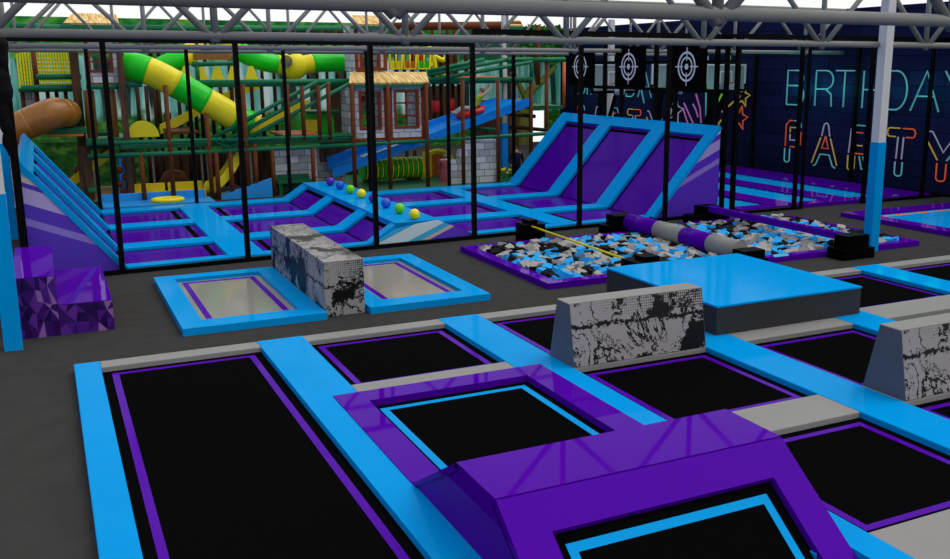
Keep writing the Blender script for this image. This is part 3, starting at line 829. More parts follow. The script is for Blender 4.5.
for d, x, y, z, pn, k in far:
    m = bb[pn]; m.mi = ('blue', 'grey', 'black').index(k)
    tmp = MB(); tmp.box(-.1, .1, -.1, .1, -.1, .1)
    from mathutils import Euler
    R = Euler((random.uniform(-.5, .5), random.uniform(-.5, .5), random.uniform(0, PI))).to_matrix()
    for v in tmp.bm.verts: v.co = R @ v.co + Vector((x, y, z))
    mp = {v: m.bm.verts.new(v.co) for v in tmp.bm.verts}
    for ff in tmp.bm.faces: m._f([mp[v] for v in ff.verts])
    tmp.bm.free()
for pn, m in bb.items():
    if len(m.bm.verts): m.build('foam_cubes', ['foam_blue', 'foam_grey', 'foam_black'], label='farther foam cubes filling the back of the %s pit' % pn, cat='foam cubes', kind='stuff')

# things across the pits
def stepped(x, y, w_, d_, lb, h1=.30, h2=.58, w2=.62):
    t = thing('end_block', (x, y, 0), lb, 'block', 'black end blocks at the foam pits')
    bx(x-w_/2, x+w_/2, y-d_/2, y+d_/2, 0, h1, bev=.01).build('lower_step', 'black', t)
    bx(x-w_/2*w2, x+w_/2*w2, y-d_/2+.06, y+d_/2-.06, h1, h2, bev=.01).build('upper_step', 'black', t)
t = thing('end_block', (10.2, 20.1, 0), 'black block holding the far end of the thin yellow rod', 'block', 'black end blocks at the foam pits')
bx(9.95, 10.48, 19.85, 20.4, 0, .47, bev=.01).build('body', 'black', t); bx(10.08, 10.32, 19.95, 20.3, .47, .56).build('upper_step', 'black', t)
t = thing('end_block', (10.25, 15.3, 0), 'black block holding the near end of the thin yellow rod behind the blue-topped box', 'block', 'black end blocks at the foam pits')
bx(9.98, 10.75, 15.1, 15.7, 0, .42, bev=.01).build('body', 'black', t); bx(10.2, 10.55, 15.2, 15.55, .42, .5).build('upper_step', 'black', t)
MB().tube([(10.12, 19.9, .43), (10.05, 15.65, .40)], .024, 8).build('balance_rod', 'yellow_rod', label='thin yellow rod stretched over the left foam pit', cat='rod')
stepped(12.87, 20.3, .94, .6, 'black stepped block at the far end of the purple and grey striped log', .22, .47, .62)
stepped(12.85, 15.3, .62, .5, 'black block at the near end of the striped log, behind the blue-topped box', .25, .42, .9)
lg = MB(); ys = [19.85, 18.6, 17.55, 16.55, 15.6]
t = thing('balance_log', (12.87, 17.7, .12), 'thick round log with purple and grey bands laid across the foam pits', 'log')
for i in range(4):
    MB().tube([(12.87, ys[i], .33), (12.87, ys[i+1], .33)], .215, 24).build('band', 'purple' if i % 2 == 0 else 'grey', t, label='%s band' % ('purple' if i % 2 == 0 else 'grey'))
stepped(15.75, 20.55, 1.15, .55, 'black stepped block at the far end of the purple beam', .25, .48, .46)
stepped(15.67, 15.25, .92, .5, 'black stepped block at the foot of the white and blue column, holding the purple beam', .24, .52, .72)
MB().slab((15.72, 20.4, .42), (1, 0, 0), (0, -1, 0), (0, 0, 1), -.09, .09, 0, 4.92, -.08, .07).build('balance_beam', 'purple', label='square purple beam over the right foam pit', cat='beam')

# ------------------------------------------------------------------ printed neon mural on the right wall, made to glow
NE = {'teal': emat('lit_print_teal', (84, 168, 178), .5), 'orange': emat('lit_print_orange', (190, 74, 40), .6), 'yellow': emat('lit_print_yellow', (176, 152, 62), .5),
      'white': emat('lit_print_white', (150, 148, 176), .5), 'pink': emat('lit_print_pink', (170, 100, 176), .5), 'green': emat('lit_print_green', (110, 190, 50), .6)}  # print colours of the mural, given emission
def halo_lamp(name, y, z, c, power, r=.25):  # unseen point lamp added off the wall to make a halo round a letter
    l = bpy.data.lights.new(name, 'POINT'); l.energy = power; l.color = lin(c)[:3]; l.shadow_soft_size = r
    o = bpy.data.objects.new(name, l); COL.objects.link(o); o.location = (WX-.42, y, z)
XN = WX-.05
def arc(cx, cy, rx, ry, a0, a1, n=8): return [(cx+rx*math.cos(math.radians(a0+(a1-a0)*i/n)), cy+ry*math.sin(math.radians(a0+(a1-a0)*i/n))) for i in range(n+1)]
GL = {
 'B': [[(0, .0), (0, 1), (.6, 1)]+arc(.6, .78, .32, .22, 90, -90)+[(.0, .56)], [(.6, .56)]+arc(.65, .28, .33, .28, 90, -90)+[(0, 0)]],
 'I': [[(.4, 0), (.4, 1)]],
 'R': [[(0, 0), (0, 1), (.55, 1)]+arc(.55, .74, .38, .26, 90, -90)+[(0, .48)], [(.55, .48), (.85, .35), (.9, 0)]],
 'T': [[(0, 1), (1, 1)], [(.5, 1), (.5, 0)]],
 'H': [[(0, 0), (0, 1)], [(.9, 0), (.9, 1)], [(0, .5), (.9, .5)]],
 'D': [[(0, 0), (0, 1), (.4, 1)]+arc(.4, .5, .5, .5, 90, -90, 12)+[(0, 0)]],
 'A': [[(0, 0), (.5, 1), (1, 0)], [(.18, .37), (.82, .37)]],
 'Y': [[(0, 1), (.5, .45), (1, 1)], [(.5, .45), (.5, 0)]]}
def Uc(x0, x1, top, bot): r = (x1-x0)/2; return [(x0, top)]+arc((x0+x1)/2, bot+.06, r, .06, 180, 360, 6)+[(x1, top)]
PG = {
 'P': [('orange', [(.02, .38), (.02, .9), (.25, 1.0), (.45, 1.0)]), ('teal', [(.55, 1.0), (.85, 1.0)]+arc(.85, .85, .15, .15, 90, 0)), ('orange', [(1, .75), (1, .45), (.85, .38), (.35, .38)]),
       ('yellow', [(.3, .72), (.3, .84), (.72, .84)]), ('white', [(.3, .68), (.3, .54), (.72, .54)]), ('teal', Uc(.0, .33, .33, .0))],
 'A': [('white', [(.36, .70)]+arc(.5, .86, .1, .14, 170, 10)+[(.64, .70)]), ('yellow', [(.33, .66), (.05, .06)]), ('yellow', [(.67, .66), (.95, .06)]), ('orange', [(.5, .70), (.38, .42), (.62, .42), (.5, .70)]),
       ('teal', [(.12, .0), (.2, .03), (.34, .28), (.66, .28), (.8, .03), (.9, .0)])],
 'R': [('white', [(.02, .38), (.1, .92)]), ('teal', [(.2, 1.0), (.85, 1.0), (1, .85)]), ('orange', [(.3, .5), (.3, .84), (.72, .84)]), ('yellow', [(.45, .56), (.72, .56)]), ('orange', [(.35, .38), (.8, .38)]),
       ('yellow', Uc(.0, .36, .33, .0)), ('teal', [(.6, .33), (.75, .05), (.95, .05), (.8, .33)])],
 'T': [('yellow', [(.45, 1.0), (.1, 1.0)]+arc(.1, .91, .1, .09, 90, 270)+[(.3, .82)]), ('orange', [(.55, 1.0), (.9, 1.0)]+arc(.9, .91, .1, .09, 90, -90)+[(.68, .82)]),
       ('white', [(.40, .82), (.38, .36)]), ('white', [(.60, .82), (.58, .36)]), ('teal', Uc(.36, .62, .30, .0))],
 'Y': [('white', [(.05, .98), (.15, .98), (.52, .58), (.9, 1)]), ('yellow', [(.0, .80), (.36, .42)]), ('teal', [(.64, .42), (1, .78)]), ('orange', Uc(.36, .64, .36, .0))]}
def wpt(y, z): return (XN, y, z)
def lit_mural_text(off, which):  # letters of the printed mural, built as self-lit tubes
    # BIRTHDAY: reads away from the back corner towards the camera
    t = thing('lit_mural_text', (XN, 25.2+off, 2.65), 'teal mural lettering BIRTHDAY, printed on the navy brick wall but made to glow, %s copy' % which, 'sign', 'lit mural BIRTHDAY lettering')
    ys = {'B': 29.3, 'I': 28.3, 'R': 27.75, 'T': 26.75, 'H': 25.4, 'D': 24.3, 'A': 23.25, 'Y': 21.95}
    wd = {'B': .95, 'I': .4, 'R': .95, 'T': .9, 'H': .85, 'D': .95, 'A': 1.15, 'Y': 1.0}
    zb0, zh = 2.68, 1.30
    for ch in 'BIRTHDAY':
        m = MB()
        for st in GL[ch]: m.tube([wpt(ys[ch]+off-wd[ch]*u, zb0+zh*v) for u, v in st], .029, 6)
        m.build('letter', NE['teal'], t, label='mural letter %s made to glow' % ch)
        halo_lamp('added_halo_lamp', ys[ch]+off-wd[ch]/2, 3.35, (20, 225, 190), 12)
    t = thing('lit_mural_text', (XN, 25.2+off, .4), 'multicolour mural lettering PARTY, printed on the navy brick wall but made to glow, %s copy' % which, 'sign', 'lit mural PARTY lettering')
    ys = {'P': 29.25, 'A': 27.8, 'R': 25.9, 'T': 24.15, 'Y': 22.45}
    wd = {'P': .85, 'A': 1.45, 'R': .9, 'T': 1.2, 'Y': 1.3}
    for ch in 'PARTY':
        halo_lamp('added_halo_lamp', ys[ch]+off-wd[ch]/2, 1.3, (190, 150, 150), 1.2)
        for c, st in PG[ch]:
            MB().tube([wpt(ys[ch]+off-wd[ch]*u, .45+1.62*v) for u, v in st], .026, 6).build('letter_stroke', NE[c], t, label='%s stroke of the letter %s' % (c, ch))
lit_mural_text(-.08, 'nearer'); lit_mural_text(16.5, 'farther')
def star(y, z, r):
    p = []
    for k in range(10):
        a = PI/2+PI*k/5+.2; q = r if k % 2 == 0 else r*.45
        p.append(wpt(y+q*math.cos(a), z+q*math.sin(a)))
    return p
def neon(name, c, lines, lb, closed=False, r=.035):  # printed stars and firework streaks, built as self-lit tubes
    if len(lines) == 1:
        MB().tube(lines[0], r, 6, closed=closed).build(name, NE[c], label=lb, cat='lit mural print'); return
    t = thing(name, lines[0][0], lb, 'lit mural print')
    for l in lines: MB().tube(l, r, 6, closed=closed).build('streak', NE[c], t)
ypx = lambda px, py: at(px, py, X=XN)
neon('lit_mural_star', 'orange', [star(ypx(740, 118).y, ypx(740, 118).z, .5)], 'orange mural star made to glow below the rightmost hoop', True)
neon('lit_mural_star', 'white', [star(ypx(675, 110).y, ypx(675, 110).z, .62)], 'pale mural star made to glow below the nearest target board', True)
neon('lit_mural_star', 'yellow', [star(ypx(743, 96).y, ypx(743, 96).z, .45)], 'yellow mural star made to glow right of the rightmost hoop net', True)
neon('lit_mural_burst', 'pink', [[ypx(684, 103), ypx(688, 112), ypx(693, 123)], [ypx(693, 104), ypx(696, 110), ypx(698, 117)], [ypx(696, 94), ypx(700, 108), ypx(701, 123)], [ypx(672, 99), ypx(667, 102)], [ypx(683, 108), ypx(686, 118), ypx(688, 124)]], 'pink mural firework streaks made to glow below the nearest target board')
neon('lit_mural_burst', 'teal', [[ypx(706, 92), ypx(706, 117)], [ypx(708, 56), ypx(708, 70)], [ypx(635, 68), ypx(641, 88), ypx(644, 103)], [ypx(652, 68), ypx(652, 84)], [ypx(709, 122), ypx(708, 126)]], 'teal mural streaks made to glow behind the hoop arms')
neon('lit_mural_burst', 'green', [[ypx(730, 55), ypx(730, 62)], [ypx(722, 94), ypx(717, 104)], [ypx(717, 93), ypx(714, 100)]], 'green mural streaks made to glow behind the rightmost hoop')
neon('lit_mural_burst', 'yellow', [[ypx(739, 97), ypx(722, 112)], [ypx(721, 120), ypx(718, 125)]], 'yellow mural streaks made to glow right of the hoop arm')
# ------------------------------------------------------------------ indoor playground behind the nets
def zpt(px, py, Y): return at(px, py, Y=Y)
CF = thing('jungle_gym', (8.5, 34, 0), 'huge jungle climbing frame of brown posts, green rails and decks behind the nets', 'climbing frame')
def cpost(px, yt, yb, Y, w=.14, m='p_brown', parent=CF, name='post'):
    a, b = at(px, yt, Y=Y), at(px, yb, Y=Y)
    x = at(px, (yt+yb)/2, Y=Y).x
    MB().tube([(x, Y, max(0, b.z)), (x, Y, a.z)], w/2, 10).build(name, m, parent)
def crail(p0, p1, Y, r=.07, m='p_green', parent=CF, name='rail', Y1=None):
    MB().tube([at(*p0, Y=Y), at(*p1, Y=Y1 or Y)], r, 10).build(name, m, parent)
def cdeck(px0, px1, py, Y0, Y1, th=.14, m='p_deck', parent=CF, name='deck'):
    a, b = at(px0, py, Y=Y0), at(px1, py, Y=Y0)
    z = (a.z+b.z)/2
    bx(a.x, b.x, Y0, Y1, z-th, z, bev=.02).build(name, m, parent)
FY = 31.3
# front posts
for px, yt, yb in ((143, 152, 207), (169.5, 85, 198), (209.5, 113, 199), (217.5, 152, 199), (231.5, 150, 201), (246, 84, 196), (256, 144, 198), (273.5, 149, 199), (313.5, 146, 197),
                   (353.5, 84, 196), (389, 85, 190), (427, 83, 190), (463, 80, 187), (498, 80, 184), (319, 85, 140), (329, 83, 140), (303, 86, 140), (288, 84, 140)):
    cpost(px, yt, yb, FY)
for px, yt, yb in ((531, 78, 175), (546.5, 62, 178)): cpost(px, yt, yb, 33.5, .16)
cpost(531.5, 60, 79, 33.4, .15, 'p_green'); cpost(501, 60, 80, 33.4, .14, 'p_green'); cpost(197.5, 64, 83, 33, .14, 'p_green')
for px, yt, yb in ((513, 76, 172), (518, 98, 150), (564, 62, 108)): cpost(px, yt, yb, 36, .13, 'orange')
# back rows of thin dark posts
for px in (139, 148, 156, 160, 180, 188, 196, 202, 213, 222, 233, 240, 253, 263, 276): cpost(px, 86, 140, 34.4, .13, 'p_dbrown')
for px in (150, 157, 164, 181, 191, 199, 205, 226, 238): cpost(px, 146, 186, 34.0, .13, 'p_dbrown')
for px in (150, 158, 176, 192, 204, 263, 281, 295, 309, 322, 335, 346): cpost(px, 30, 66, 35.5, .14, 'p_dbrown')
for px in (262, 274, 297, 308, 317, 327, 337, 345): cpost(px, 66, 84, 35.5, .12, 'p_dbrown')
for px in (396, 404, 412, 421, 433, 441, 448, 455, 466, 474): cpost(px, 30, 84, 35.5, .15, 'p_dbrown')
for px in (434, 441, 453, 459): cpost(px, 84, 118, 34.6, .13, 'p_dbrown')
for px in (372, 379, 387.5, 407, 415, 435, 446): cpost(px, 150, 182, 35, .15, 'p_dbrown')
for px in (514, 538): cpost(px, 25, 85, 36.5, .2, 'p_brown')
cpost(35, 50, 88, 33.4, .16)
cpost(24, 88, 130, 33.6, .14); cpost(38, 88, 124, 33.6, .14); cpost(48, 88, 108, 35, .13); cpost(57, 88, 108, 35, .13); cpost(66, 88, 104, 35, .13)
# long rails
crail((88, 156.5), (222, 151), FY); crail((222, 151), (320, 146.5), FY); crail((320, 146.5), (424, 141), FY); crail((424, 141), (548, 133.5), FY)
crail((88, 144), (220, 139.5), FY, .065); crail((220, 140.5), (352, 135), FY, .065); crail((120, 148), (215, 143), 32.2, .06)
crail((21, 88.5), (80, 87), 33, .10); crail((36, 77), (81, 76.5), 33, .09); crail((86, 87), (123, 86.5), 31.9, .08); crail((122, 84.5), (142, 84), 31.9, .09)
crail((192, 83), (355, 81.5), 32.2, .10); crail((192, 64.5), (234, 63), 33, .08); crail((428, 80.5), (532, 79), 33.4, .10); crail((530, 60), (565, 59.5), 33.4, .09)
crail((498, 60), (532, 59.5), 33.4, .09); crail((352, 85), (430, 84), 32.6, .06)
crail((60, 28), (352, 29), 36, .12); crail((10, 26), (60, 28), 36, .12)
crail((392, 26.5), (520, 25), 36.5, .16, 'p_brown'); crail((300, 30), (350, 31), 36, .10, 'p_brown')
crail((88, 148.5), (105, 147), 33, .07); crail((88, 134), (118, 133), 33, .07); crail((460, 127), (500, 130), 34, .07); crail((500, 113), (535, 116.5), 34.5, .08, 'p_dbrown'); crail((500, 126), (545, 130), 34.5, .08, 'p_dbrown')
# stair hand rails
for a, b in (((211, 139), (317, 82)), ((222, 143), (330, 83)), ((231, 147), (349, 84)), ((211, 139.5), (231, 148))): crail(a, b, FY+.1, .065)
for a, b in (((428, 75), (505, 60)), ((428, 71.5), (484, 59.5)), ((428, 80.5), (532, 62))): crail(a, b, 33.2, .075)
# decks
cdeck(120, 352, 141, 31.6, 32.7); cdeck(192, 352, 83, 32.4, 33.4, .12); cdeck(18, 82, 88, 33.2, 36, .12); cdeck(86, 128, 138, 31.8, 34, .2); cdeck(428, 532, 80, 33.6, 37, .12)
cdeck(283, 320, 134, 31.9, 34, .08, 'orange'); cdeck(170, 199, 131, 31.9, 34.5, .1, 'p_brown'); cdeck(44, 87, 128, 31.9, 34, .18); cdeck(48, 84, 134.5, 31.8, 31.95, .07, 'orange')
cdeck(310, 343, 111, 33.5, 35, .1); cdeck(455, 510, 76.5, 34.2, 36.5, .08, 'orange'); cdeck(88, 98, 189, 31.5, 33, .12)
a = at(532, 106, Y=33.8); b = at(563, 104.5, Y=33.8)
MB().prism([(a.x, 33.8, a.z), (b.x, 33.8, a.z), (b.x, 37, a.z), (a.x+.3, 37, a.z)], (0, 0, -.14)).build('deck', 'p_deck', CF)
# plank walls and trunks
def panel(px0, px1, py0, py1, Y, m, name='panel', parent=CF, th=.08, **k):
    a, b = at(px0, py1, Y=Y), at(px1, py0, Y=Y)
    a2, b2 = at(px0, py0, Y=Y), at(px1, py1, Y=Y)
    z0, z1 = max(0, (a.z+b2.z)/2), (a2.z+b.z)/2
    xa, xb = (a.x+a2.x)/2, (b.x+b2.x)/2
    return bx(xa, xb, Y, Y+th, z0, z1).build(name, m, parent, **k)
panel(76, 85, 50, 200, 32.6, 'planks', 'plank_wall'); panel(79, 93, 146, 200, 32.2, 'planks', 'plank_wall'); panel(122.5, 129, 48, 200, 31.7, 'planks', 'plank_wall'); panel(122, 136, 148, 199, 32.3, 'planks', 'plank_wall')
panel(253, 273, 150, 197, 34.6, 'planks', 'plank_wall'); panel(329, 351, 84, 132, 34.4, 'planks', 'plank_wall'); panel(213, 238, 152, 190, 35.2, 'planks', 'plank_wall'); panel(155, 200, 152, 190, 36, 'planks', 'plank_wall')
panel(320, 345, 140, 162, 33.6, 'planks', 'plank_wall'); panel(345, 365, 140, 182, 36.2, 'planks', 'plank_wall')
panel(193, 231, 52, 60, 33.6, 'p_log', 'beam'); panel(430, 458, 55, 84, 36.6, 'planks', 'plank_wall'); panel(475, 512, 100, 180, 38, 'planks', 'plank_wall'); panel(460, 520, 26, 60, 38, 'p_deck', 'panel'); panel(408, 460, 86, 120, 38.5, 'planks', 'plank_wall')
panel(166, 209, 143, 147, 32.3, 'violet', 'beam', label='violet beam'); panel(155, 166, 142.5, 148, 32.3, 'greycloth', 'beam')
panel(90, 320, 30, 36, 36.4, 'p_dbrown', 'beam')

def roof(px0, px1, py0, py1, Y0, Y1, lb, ov=.12):
    """sloping thatch: lower front edge at py1 (plane Y0), upper edge at py0 (plane Y1)"""
    a, b = at(px0, py1, Y=Y0), at(px1, py1, Y=Y0); c, d = at(px0+1, py0, Y=Y1), at(px1-3, py0, Y=Y1)
    zb, zt = (a.z+b.z)/2, (c.z+d.z)/2
    t = thing('thatched_roof', ((a.x+b.x)/2, (Y0+Y1)/2, zb), lb, 'roof')
    q = [Vector((a.x, Y0, zb)), Vector((b.x, Y0, zb)), Vector((d.x, Y1, zt)), Vector((c.x, Y1, zt))]
    MB().prism(q, (0, .03, -.09)).build('thatch', 'bamboo', t)
    bx(a.x, b.x, Y0+.02, Y0+.1, zb-.17, zb-.06).build('eaves_board', 'p_green', t)
roof(71, 119, 13.5, 23, 31.8, 33.2, 'bamboo coloured roof on top of the left stone tower')
roof(349, 429, 72, 82.5, 31.3, 32.3, 'long bamboo coloured roof over the two windowed stone bays')
roof(351, 389, 15.5, 24, 32.1, 33.3, 'small bamboo coloured roof at the very top of the middle stone tower')
roof(504, 523, 20, 25, 36.2, 37, 'little bamboo coloured roof beside the white column in the playground')
a, b, c = at(63, 23, Y=31.8), at(72, 23, Y=31.8), at(71.5, 14, Y=32.6)
MB().prism([a, b, c], (0, .5, 0)).build('roof_gable', 'bamboo', label='sloping hip end at the left of the topmost left roof', cat='roof')

def bay(px0, px1, py0, py1, wx0, wx1, wy0, wy1, Y, lb, cols, rows, trim=True):
    """stone faced bay with a trimmed window"""
    L0 = at(px0, (py0+py1)/2, Y=Y).x; R0 = at(px1, (py0+py1)/2, Y=Y).x
    mx_ = (px0+px1)/2
    z0, z1 = at(mx_, py1, Y=Y).z, at(mx_, py0, Y=Y).z
    a0, a1 = at(wx0, (wy0+wy1)/2, Y=Y).x, at(wx1, (wy0+wy1)/2, Y=Y).x
    c0, c1 = at(mx_, wy1, Y=Y).z, at(mx_, wy0, Y=Y).z
    t = thing('playhouse_tower', ((L0+R0)/2, Y+.6, z0), lb, 'playhouse')
    w = MB(); D = .12
    w.box(L0, a0, Y, Y+D, z0, z1); w.box(a1, R0, Y, Y+D, z0, z1); w.box(a0, a1, Y, Y+D, z0, c0); w.box(a0, a1, Y, Y+D, c1, z1)
    w.box(L0, L0+D, Y+D, Y+1.3, z0, z1); w.box(R0-D, R0, Y+D, Y+1.3, z0, z1)
    w.build('stone_wall', 'stone', t)
    f = MB(); s = .085; y0, y1 = Y-.03, Y+D
    f.box(a0, a0+s, y0, y1, c0, c1); f.box(a1-s, a1, y0, y1, c0, c1); f.box(a0+s, a1-s, y0, y1, c0, c0+s); f.box(a0+s, a1-s, y0, y1, c1-s, c1)
    fr_ = f; f = MB()
    for i in range(1, cols): x = a0+(a1-a0)*i/cols; f.box(x-.03, x+.03, Y, Y+.06, c0+s, c1-s)
    for i in range(1, rows): z = c0+(c1-c0)*i/rows; f.box(a0+s, a1-s, Y, Y+.06, z-.03, z+.03)
    wf_ = fr_.build('window_frame', 'trim', t)
    f.build('glazing_bars', 'trim', wf_)
    g = MB(); s = .10
    g.box(L0-.02, L0+s, Y-.02, Y, z0, z1); g.box(R0-s, R0+.02, Y-.02, Y, z0, z1); g.box(L0+s, R0-s, Y-.02, Y, z0, z0+s)
    if trim: g.box(L0+s, R0-s, Y-.02, Y, z1-s, z1)
    g.build('wall_trim', 'trim', t)
bay(85, 123, 24, 86, 87.5, 113, 51, 72.5, 32.0, 'grey stone tower with one red-brown window at upper left of the playground', 1, 2)
bay(352, 387, 84.5, 141, 359, 381.5, 91, 130, 31.5, 'left bay of the stone playhouse, its window partly behind a net post', 2, 3)
bay(389.5, 424, 84, 140, 394, 419, 90, 128.5, 31.5, 'right bay of the stone playhouse above the blue slide', 2, 3)
bay(355, 386, 24, 71, 359.5, 380.5, 53, 69, 32.3, 'upper floor of the stone playhouse below the topmost middle roof', 2, 2)

# free stone walls at ground level
panel(275, 317, 148, 199, 32.1, 'stone', 'stone_wall', None, .3, label='grey stone block wall behind the green bench', cat='wall')
panel(317, 345, 146, 196, 33.75, 'stone', 'stone_wall', None, .3, label='lower stone wall under the foot of the blue slide', cat='wall')
w = MB()
for p0, p1, q0 in ((450, 460, 160), (460, 465, 150), (465, 497, 140)):
    a, b = at(p0, 170, Y=31.6), at(p1, 170, Y=31.6)
    w.box(a.x, b.x, 31.6, 31.9, 0, at((p0+p1)/2, q0, Y=31.6).z)
w.build('stone_wall', 'stone', label='stepped grey stone wall below the high end of the blue slide', cat='wall')
panel(-8, 13, 88, 228, 32.0, 'stone', 'stone_wall', None, .3, label='grey stone wall at the far left edge behind the white column', cat='wall')
panel(25, 38, 90, 131, 34.2, 'stone', 'stone_wall', None, .3, label='grey stone pillar under the yellow lattice', cat='wall')
panel(278, 312, 82, 84, 36.6, 'p_brown', 'beam')

# lattice climbing net at upper left
t = thing('lattice_panel', (at(46, 87, Y=34).x, 34, at(46, 87, Y=34).z), 'yellow and green lattice climbing panel at upper left', 'climbing panel')
x0, x1 = at(17, 70, Y=34).x, at(75, 70, Y=34).x; z0, z1 = at(45, 86.5, Y=34).z, at(45, 50, Y=34).z
n_ = 21
for i in range(n_): x = x0+(x1-x0)*(i+.5)/n_; bx(x-.024, x+.024, 34.0, 34.03, z0, z1).build('slat', 't_yellow', t)
for i in range(9): z = z0+(z1-z0)*(i+.5)/9; bx(x0, x1, 34.06, 34.09, z-.04, z+.04).build('strap', 't_green', t)

# banded tube slides
def catmull(pts, n=8):
    P = [Vector(p) for p in pts]; out = []
    for i in range(len(P)-1):
        p0, p1, p2, p3 = P[max(i-1, 0)], P[i], P[i+1], P[min(i+2, len(P)-1)]
        for k in range(n):
            t_ = k/n
            out.append(.5*((2*p1)+(p2-p0)*t_+(2*p0-5*p1+4*p2-p3)*t_**2+(3*p1-p0-3*p2+p3)*t_**3))
    out.append(P[-1]); return out
def bands(t, pts, r, mats, breaks, seg=20):
    C = catmull(pts, 10); n = len(C)-1
    for (a, b), m in zip(zip(breaks[:-1], breaks[1:]), mats):
        i, j = int(round(a*n)), int(round(b*n))
        MB().tube(C[i:j+1], r, seg).build('tube_section', m, t, label=('bright green' if m == 't_green' else 'yellow')+' section')
        k = C[j]; d = (C[j]-C[j-1]).normalized()
        MB().tube([k-d*.02, k+d*.02], r+.008, seg).build('flange', m, t)
def T(px, py, Y): return at(px, py, Y=Y)
t = thing('tube_slide', T(190, 200, 31.8), 'long green and yellow tube slide running down from the left stone tower', 'slide')
t.location.z = 0; WO[t.name] = Vector(t.location)
bands(t, [T(126, 66, 32.3), T(140, 68, 32.0), T(160, 76, 31.9), T(190, 92, 31.9), T(215, 106, 31.9), T(238, 119, 31.9), T(256, 126, 31.9)], .425, ['t_green', 't_yellow', 't_green', 't_yellow', 't_green', 't_yellow'], [0, .235, .415, .605, .80, .93, 1])
t = thing('tube_slide', T(300, 200, 34), 'straight green and yellow tube slide high up beside the middle stone tower', 'slide')
t.location.z = 0; WO[t.name] = Vector(t.location)
bands(t, [T(352, 62.5, 34), T(335, 62.5, 34), T(315, 63, 34), T(296, 66, 34), T(276, 64, 34), T(258, 60, 34), T(240, 51, 34.4), T(230, 42, 34.8)], .32, ['t_green', 't_yellow', 't_green', 't_yellow'], [0, .30, .56, .84, 1])
MB().sphere(T(293, 66, 34), .5, 24, 14).build('elbow_chamber', 't_yellow', t, label='round yellow chamber')
c = T(286.5, 61.5, 33.5)
MB().tube([c+Vector((0, 0, 0)), c+Vector((-.02, -.05, 0))], .21, 20).build('window_bubble', 'bubble', t)
t = thing('tube_slide', T(180, 200, 35), 'green tube bend dropping behind the long banded tube slide', 'slide')
t.location.z = 0; WO[t.name] = Vector(t.location)
bands(t, [T(204, 46, 35), T(192, 52, 34.8), T(178, 60, 34.6), T(164, 66, 34.6), T(156, 72, 34.6)], .34, ['t_yellow', 't_green'], [0, .42, 1])
# log slide at left
t = thing('tube_slide', T(40, 200, 31), 'thick brown log shaped tube slide at the left edge', 'slide')
t.location.z = 0; WO[t.name] = Vector(t.location)
C = catmull([T(-30, 148, 31.0), T(-5, 138, 31.0), T(26, 124.5, 31.0), T(47, 115.5, 31.0), T(57, 112.5, 31.2)], 8)
MB().tube(C[:18], .43, 24).build('tube_section', 'p_log', t)
g = MB(); g.tube(C[17:], .435, 24, cap=False); e = C[-1]; g.sphere(e, .43, 20, 12); g.tube([e, e+Vector((.25, .7, -.05)), e+Vector((.3, 1.6, -.1))], .42, 20)
g.build('elbow', 'p_log', t)
# hanging punch bags
for px, lb in ((93, 'brown hanging bag under the left stone tower, next to the thick trunk'), (114, 'brown hanging bag under the right side of the left stone tower')):
    a, b = T(px, 138, 32.2), T(px, 90, 32.2)
    MB().tube([a, a+Vector((0, 0, .05)), Vector((a.x, a.y, b.z-.05)), Vector((a.x, a.y, b.z))], [.13, .155, .155, .13], 16).build('hanging_bag', 'p_logdark', label=lb, cat='bag')

# yellow triangles along the upper walkway
for i, px in enumerate((186.5, 202, 218, 234, 252)):
    a = T(px, 80.5, 33.6); h = T(px, 66, 33.6).z-a.z
    MB().prism([a+Vector((-.23, 0, 0)), a+Vector((.23, 0, 0)), a+Vector((.06, 0, h)), a+Vector((-.06, 0, h))], (0, .12, 0)).build('triangle_panel', 't_yellow', label='yellow pointed panel on the upper walkway, %s from the left' % ('first', 'second', 'third', 'fourth', 'fifth')[i], cat='panel', group='yellow pointed panels on the upper walkway')
# half disc
a = T(143.5, 137, 32.0)
MB().prism([a+Vector((.47*math.cos(PI*k/14), 0, .50*math.sin(PI*k/14))) for k in range(15)], (0, .12, 0)).build('half_disc_panel', 't_yellow', label='yellow half disc panel standing on the green deck under the long tube slide', cat='panel')
panel(165, 172, 113, 138, 36.5, 'p_dbrown', 'panel')
for a_, b_, c_, d_, y_, lb in ((40, 80, 142, 192, 36.5, 'printed shrubs board behind the green ramp at lower left'), (96, 152, 148, 194, 36.8, 'printed shrubs board behind the blue knobbed pole')):
    panel(a_, b_, c_, d_, y_, 'forest', 'printed_board', None, .06, label=lb, cat='printed board')
# boulder ramps
def ramp(pts, Y, m1, m2, lb, cat, w_=.8, th=.12, balls=0):
    P = [T(px, py, Y) for px, py in pts]
    t = thing('climbing_ramp', P[0], lb, cat)
    a = MB()
    for p, q in zip(P[:-1], P[1:]): a.hexa([p+Vector((0, 0, -th)), q+Vector((0, 0, -th)), q+Vector((0, w_, -th)), p+Vector((0, w_, -th)), p, q, q+Vector((0, w_, 0)), p+Vector((0, w_, 0))])
    a.build('ramp_bed', m2, t)
    b = MB()
    for p, q in zip(P[:-1], P[1:]): b.hexa([p+Vector((0, -.08, -.2)), q+Vector((0, -.08, -.2)), q+Vector((0, 0, -.2)), p+Vector((0, 0, -.2)), p+Vector((0, -.08, .12)), q+Vector((0, -.08, .12)), q+Vector((0, 0, .12)), p+Vector((0, 0, .12))])
    b.build('side_rail', m1, t)
    for i in range(balls):
        p = P[0].lerp(P[-1], (i+.5)/balls)
        MB().sphere(p+Vector((0, .3, .12)), .17, 12, 8).build('knob', 'p_brown', t, label='brown round hold')
ramp([(60, 190), (84, 171), (112, 150)], 33.2, 't_yellow', 't_green', 'green ramp with yellow side and brown round holds at lower left', 'ramp', balls=4)
